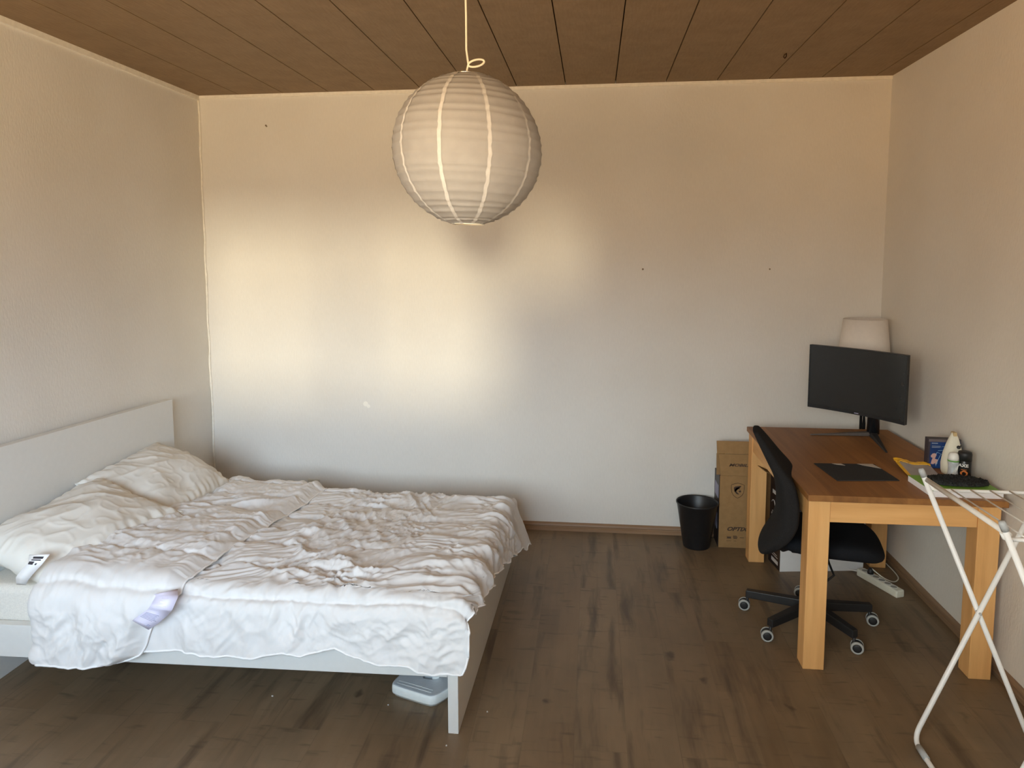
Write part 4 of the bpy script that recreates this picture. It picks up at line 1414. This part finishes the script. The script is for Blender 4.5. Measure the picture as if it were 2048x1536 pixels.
# ------------------------------------------------------------------ cardboard monitor carton left of the desk leg
def carton():
    x0, x1, y0, y1, h_ = .776, 1.40, 4.372, 4.546, .452
    t = thing('monitor_carton', ((x0 + x1) / 2, (y0 + y1) / 2, 0), 'tall brown cardboard carton with raised flap and shield emblem beside the basket', 'box')
    b = B()
    b.box(x0, x1, y0, y0 + .005, 0, h_, .001, 1)
    b.build('front_panel', 'card', t)
    b = B().box(x0 + .006, x1, y1 - .005, y1, 0, h_).box(x1 - .005, x1, y0 + .006, y1 - .006, 0, h_).box(x0 + .006, x1 - .006, y0 + .006, y1 - .006, 0, .005)
    b.build('carton_shell', 'card_in', t)
    B().box(x0 - .003, x0 + .0055, y0 + .006, y1, 0, h_ - .004, .001, 1).build('side_panel', 'box_black', t)
    for (q0, q1, z0, z1) in ((y0 + .03, y0 + .15, .30, .38), (y0 + .05, y0 + .12, .10, .20)):
        B().box(x0 - .0038, x0 - .0028, q0, q1, z0, z1).build('side_print', 'ink_grey', t)
    # raised front flap: two creases
    fl = [(x0, h_, 0), (x0 - .010, h_ + .132, .006), (x0 - .021, h_ + .134, .0065), (x0 - .022, h_ + .205, .018), (x1, h_ + .205, .018), (x1, h_, 0)]
    b = B()
    b.hexa([(x0 + .003, y0, h_ + .001), (x1, y0, h_ + .001), (x1, y0 + .004, h_ + .001), (x0 + .003, y0 + .004, h_ + .001),
            (x0 - .010, y0 + .008, h_ + .132), (x1, y0 + .008, h_ + .132), (x1, y0 + .012, h_ + .132), (x0 - .010, y0 + .012, h_ + .132)], .0006, 1)
    b.hexa([(x0 - .020, y0 + .0085, h_ + .1335), (x1, y0 + .0085, h_ + .1335), (x1, y0 + .0125, h_ + .1335), (x0 - .020, y0 + .0125, h_ + .1335),
            (x0 - .022, y0 + .024, h_ + .208), (x1, y0 + .024, h_ + .208), (x1, y0 + .028, h_ + .208), (x0 - .022, y0 + .028, h_ + .208)], .0006, 1)
    b.build('top_flap', 'card', t)
    B().hexa([(x0 - .020, y0 + .014, h_ + .0), (x0 + .030, y0 + .016, h_ + .0), (x0 + .030, y0 + .020, h_), (x0 - .020, y0 + .018, h_),
              (x0 - .020, y0 + .028, h_ + .130), (x0 + .030, y0 + .028, h_ + .130), (x0 + .030, y0 + .032, h_ + .130), (x0 - .020, y0 + .032, h_ + .130)], .0006, 1).build('side_flap', 'card_in', t)
    def F(u, v, w):
        return (x0 + u, y0 - .0003 - w, v)
    b = B()
    # lettering on the raised flap
    text_faces('MOBILEO', .030, .35, .0009, .0004, lambda u, v, w: (x0 + .050 + u * 1.25, y0 + .0035 - w, h_ + .058 + v * .78), b)
    b.build('flap_lettering', 'ink_brown', t)
    b = B()
    text_faces('OPTIX G', .040, .35, .0014, .0004, lambda u, v, w: F(.046 + u * 1.02, .108 + v * .84, w), b)
    b.build('front_lettering', 'ink_brown', t)
    # shield emblem
    cx_, cz_ = .106, .362
    sh = [(0, .046), (.020, .041), (.038, .034), (.038, .010), (.035, -.012), (.026, -.030), (.012, -.042), (0, -.048)]
    sh = sh + [(-a, q) for a, q in sh[::-1][1:-1]]
    b = B()
    b.tube([F(cx_ + a, cz_ + q, .0003) for a, q in sh], .0013, 6, True)
    horn = [(-.024, .016), (-.016, .024), (0, .027), (.016, .029), (.020, .026), (.008, .021), (-.006, .018), (-.014, .012), (-.018, .002), (-.016, -.010), (-.009, -.020), (.002, -.025), (.010, -.022),
            (.004, -.019), (-.004, -.012), (-.008, -.002), (-.004, .006), (.006, .010), (.014, .006), (.010, .013), (-.002, .014), (-.012, .009), (-.020, -.006), (-.022, .004)]
    b.prism([(cx_ + a, cz_ + q) for a, q in horn], .0002, .0008, lambda u, v, w: F(u, v, w))
    b.prism([(cx_ + .004, cz_ - .004), (cx_ + .016, cz_ + .002), (cx_ + .021, cz_ - .008), (cx_ + .012, cz_ - .012)], .0002, .0008, lambda u, v, w: F(u, v, w))
    b.build('shield_emblem', 'ink_brown', t)
    b = B()
    for (u0, u1, v0, v1) in ((.048, .076, .070, .072), (.050, .074, .060, .068), (.048, .076, .056, .0575), (.086, .108, .074, .077), (.086, .112, .066, .071), (.088, .110, .058, .063), (.126, .15, .064, .067), (.047, .075, .043, .045), (.090, .106, .043, .045)):
        b.prism([(u0, v0), (u1, v0), (u1, v1), (u0, v1)], .0002, .0007, lambda u, v, w: F(u, v, w))
    b.build('icon_print', 'ink_brown', t)
carton()

# ------------------------------------------------------------------ white carton under the desk
def white_carton():
    t = thing('white_carton', (1.30, 4.17, 0), 'white carton with navy panels and black side standing under the desk', 'box')
    xf = Matrix.Translation((1.062, 4.055, 0)) @ Matrix.Rotation(math.radians(8), 4, 'Z')
    w_, d_, h_ = .478, .170, .535
    B().box(0, w_, 0, d_, 0, h_, .001, 1, xf).build('carton_body', 'box_white', t)
    B().box(-.0012, -.0001, .002, d_ - .001, .001, h_ - .001, 0, 1, xf).build('side_panel', 'box_black', t)
    b = B()
    for (u0, u1, v0, v1) in ((.030, .275, .285, .520), (.345, .392, .250, .520)):
        b.box(u0, u1, -.0010, -.0001, v0, v1, 0, 1, xf)
    b.build('front_panel', 'box_navy', t)
    def L_(u, v, w):      # on the black side: u from the front edge backwards
        return tuple(xf @ Vector((-.0013 - w, u, v)))
    def bar(u0, u1, v0, v1):
        B().prism([(u0, v0), (u1, v0), (u1, v1), (u0, v1)], 0, .0006, lambda u, v, w: L_(u, v, w)).build('print_mark', 'ink_white', t)
    for k in range(6):                      # row of small glyphs near the floor
        bar(.030 + .016 * k, .041 + .016 * k, .022, .044)
    bar(.035, .115, .060, .063)
    bar(.045, .105, .072, .075)
    for k in range(3):
        bar(.086 + .017 * k, .099 + .017 * k, .418, .440)
    B().tube([L_(.118 + .026 * math.cos(q), .345 + .034 * math.sin(q), .0004) for q in np.linspace(.6, 5.2, 24)], .0022, 6).build('print_mark', 'ink_white', t)
    for k in range(8):
        bar(.120 - (k % 2) * .006, .142, .150 + .020 * k, .163 + .020 * k)
    q = Matrix.Translation((1.062, 4.055, 0)) @ Matrix.Rotation(math.radians(8), 4, 'Z') @ Matrix.Translation((0, 0, h_)) @ Matrix.Rotation(math.radians(24), 4, 'Y')
    B().box(-.105, -.001, .012, d_ - .012, .0, .003, 0, 1, q).build('side_flap', 'card_in', t)
white_carton()

# ------------------------------------------------------------------ power strip
def power_strip():
    a, c = Vector((1.508, 4.040, 0)), Vector((1.598, 3.822, 0))
    t = thing('power_strip', ((a.x + c.x) / 2, (a.y + c.y) / 2, 0), 'white six-way power strip lying on the floor under the desk', 'power strip')
    d = (c - a)
    ln = d.length + .05
    ang = math.atan2(d.y, d.x)
    m_ = (a + c) / 2
    xf = Matrix.Translation((m_.x, m_.y, 0)) @ Matrix.Rotation(ang, 4, 'Z')
    B().box(-ln / 2, ln / 2, -.026, .026, 0, .040, .007, 3, xf).build('strip_body', 'plastic_cream', t)
    for k in range(6):
        u = -ln / 2 + .034 + .041 * k
        p = xf @ Vector((u, 0, .0402))
        so = B().lathe([(.0195, -.003), (.0195, .0012), (.017, .0012), (.0165, -.0008), (0, -.0006)], p, 24).build('socket', 'plastic_white', t)
        so_d = B().lathe([(.0160, .0001), (0, .0002)], p, 24).build('socket_recess', 'plastic_hole', so)
    p = xf @ Vector((-ln / 2 + .075, 0, .041))
    B().lathe([(0, 0), (.0155, 0), (.0165, .010), (.012, .024), (.006, .034), (0, .035)], p, 16).build('plug', 'black', t)
    e = xf @ Vector((-ln / 2 + .012, 0, .038))
    pts = [(p.x, p.y, .074), (1.545, 3.985, .060), (1.585, 3.965, .030), (1.640, 3.965, .006), (1.690, 4.02, .0045), (1.702, 4.09, .0045), (1.700, 4.20, .0045), (1.698, 4.30, .0045), (1.660, 4.42, .0045), (1.60, 4.48, .0045)]
    # smooth
    P = np.array(pts)
    for _ in range(3):
        Q = [P[0]]
        for i in range(len(P) - 1):
            Q += [P[i] * .75 + P[i + 1] * .25, P[i] * .25 + P[i + 1] * .75]
        P = np.array(Q + [P[-1]])
    B().tube([tuple(q) for q in P], .0034, 8).build('cable', 'plastic_cream', t)
    s = xf @ Vector((-ln / 2, 0, .02))
    B().tube([tuple(s), (s.x - .03, s.y + .03, .012), (s.x - .06, s.y + .05, .005)], .0035, 8).build('cable', 'plastic_white', t)
power_strip()

# ------------------------------------------------------------------ drying rack
def rack():
    t = thing('drying_rack', (1.385, 2.39, 0), 'white folding clothes drying rack standing at the near end of the desk', 'drying rack')
    xl_, xr_, yfar_, ynear_ = 1.182, 1.585, 2.648, 2.135
    r = .0088
    def bend(pts, rad, n=6):
        P = [Vector(q) for q in pts]
        o = [P[0]]
        for i in range(1, len(P) - 1):
            a, b_, c_ = P[i - 1], P[i], P[i + 1]
            s0, s1 = b_ + (a - b_).normalized() * rad, b_ + (c_ - b_).normalized() * rad
            for k in range(n + 1):
                q = k / n
                o.append((1 - q) ** 2 * s0 + 2 * q * (1 - q) * b_ + q * q * s1)
        return o + [P[-1]]
    # frame that starts top left and stands right
    top = 1.012
    B().tube(bend([(1.171, yfar_, top), (1.597, yfar_, .010), (1.597, ynear_, .010), (1.171, ynear_, top)], .055), r, 14).build('leg_frame', 'rack', t)
    # frame that starts top right and stands left
    o = .018
    B().tube(bend([(1.578, yfar_ - o, 1.000), (1.183, yfar_ - o, .010), (1.183, ynear_ + o, .010), (1.578, ynear_ + o, 1.000)], .055), r, 14).build('leg_frame', 'rack', t)
    for y_ in (yfar_ - o - .012, ynear_ + o + .012):
        B().lathe([(0, .003), (.004, .003), (.0045, 0), (.0045, -.03), (0, -.03)], (1.381, y_, .508), 12, (0, -1, 0)).build('rivet', 'cap_grey', t)
    for y_ in (yfar_, ynear_):
        B().tube([(1.166, y_, top + .012), (1.1695, y_, top + .004), (1.1785, y_, top - .016)], [.008, .0105, .0105], 14).build('end_cap', 'cap_grey', t)
        B().tube([(1.5775, y_ - (o if y_ > 2.4 else -o), .996), (1.5845, y_ - (o if y_ > 2.4 else -o), 1.012)], [.0105, .009], 14).build('end_cap', 'cap_grey', t)
    # drying surface
    zr = .985
    B().tube([(1.187, yfar_ + .004, zr), (1.187, ynear_ - .004, zr)], .0085, 12).build('side_bar', 'wire', t)
    B().tube([(1.571, yfar_ + .004, zr - .008), (1.571, ynear_ - .004, zr - .008)], .0085, 12).build('side_bar', 'rack', t)
    zc = .958
    for y_ in (yfar_ - .034, ynear_ + .034):
        B().tube([(1.187, y_, zc + .02), (1.195, y_, zc + .004), (1.205, y_, zc), (1.553, y_, zc), (1.563, y_, zc + .004), (1.571, y_, zc + .018)], .0062, 10).build('cross_bar', 'rack', t)
    for k in range(5):
        x_ = 1.254 + .0635 * k
        B().tube([(x_, yfar_ - .040, zc + .006), (x_, ynear_ + .03, zc + .006)], .0026, 8).build('drying_wire', 'wire', t)
    # sleeve on the floor bar
    B().tube([(1.183, 2.585, .0118), (1.183, 2.520, .0118)], .0115, 14).build('floor_sleeve', 'cap_grey', t)
rack()

# ------------------------------------------------------------------ crumbs on the floor
for i, (x_, y_) in enumerate(((-1.285, 2.635), (-.52, 2.42), (-.505, 2.49), (-.40, 2.63), (-.80, 2.63), (-1.62, 2.97))):
    bb = bmesh.new()
    bmesh.ops.create_icosphere(bb, subdivisions=2, radius=.0030)
    for v in bb.verts:
        v.co *= 1 + .3 * random.uniform(-1, 1)
        v.co.x *= 1.6 if i == 0 else 1
    tag(B().bm(bb, True, Matrix.Translation((x_, y_, .0018))).build('floor_crumb', 'crumb'), 'tiny pale crumb lying on the brown floor near the bed', 'crumb', 'crumbs on the floor')
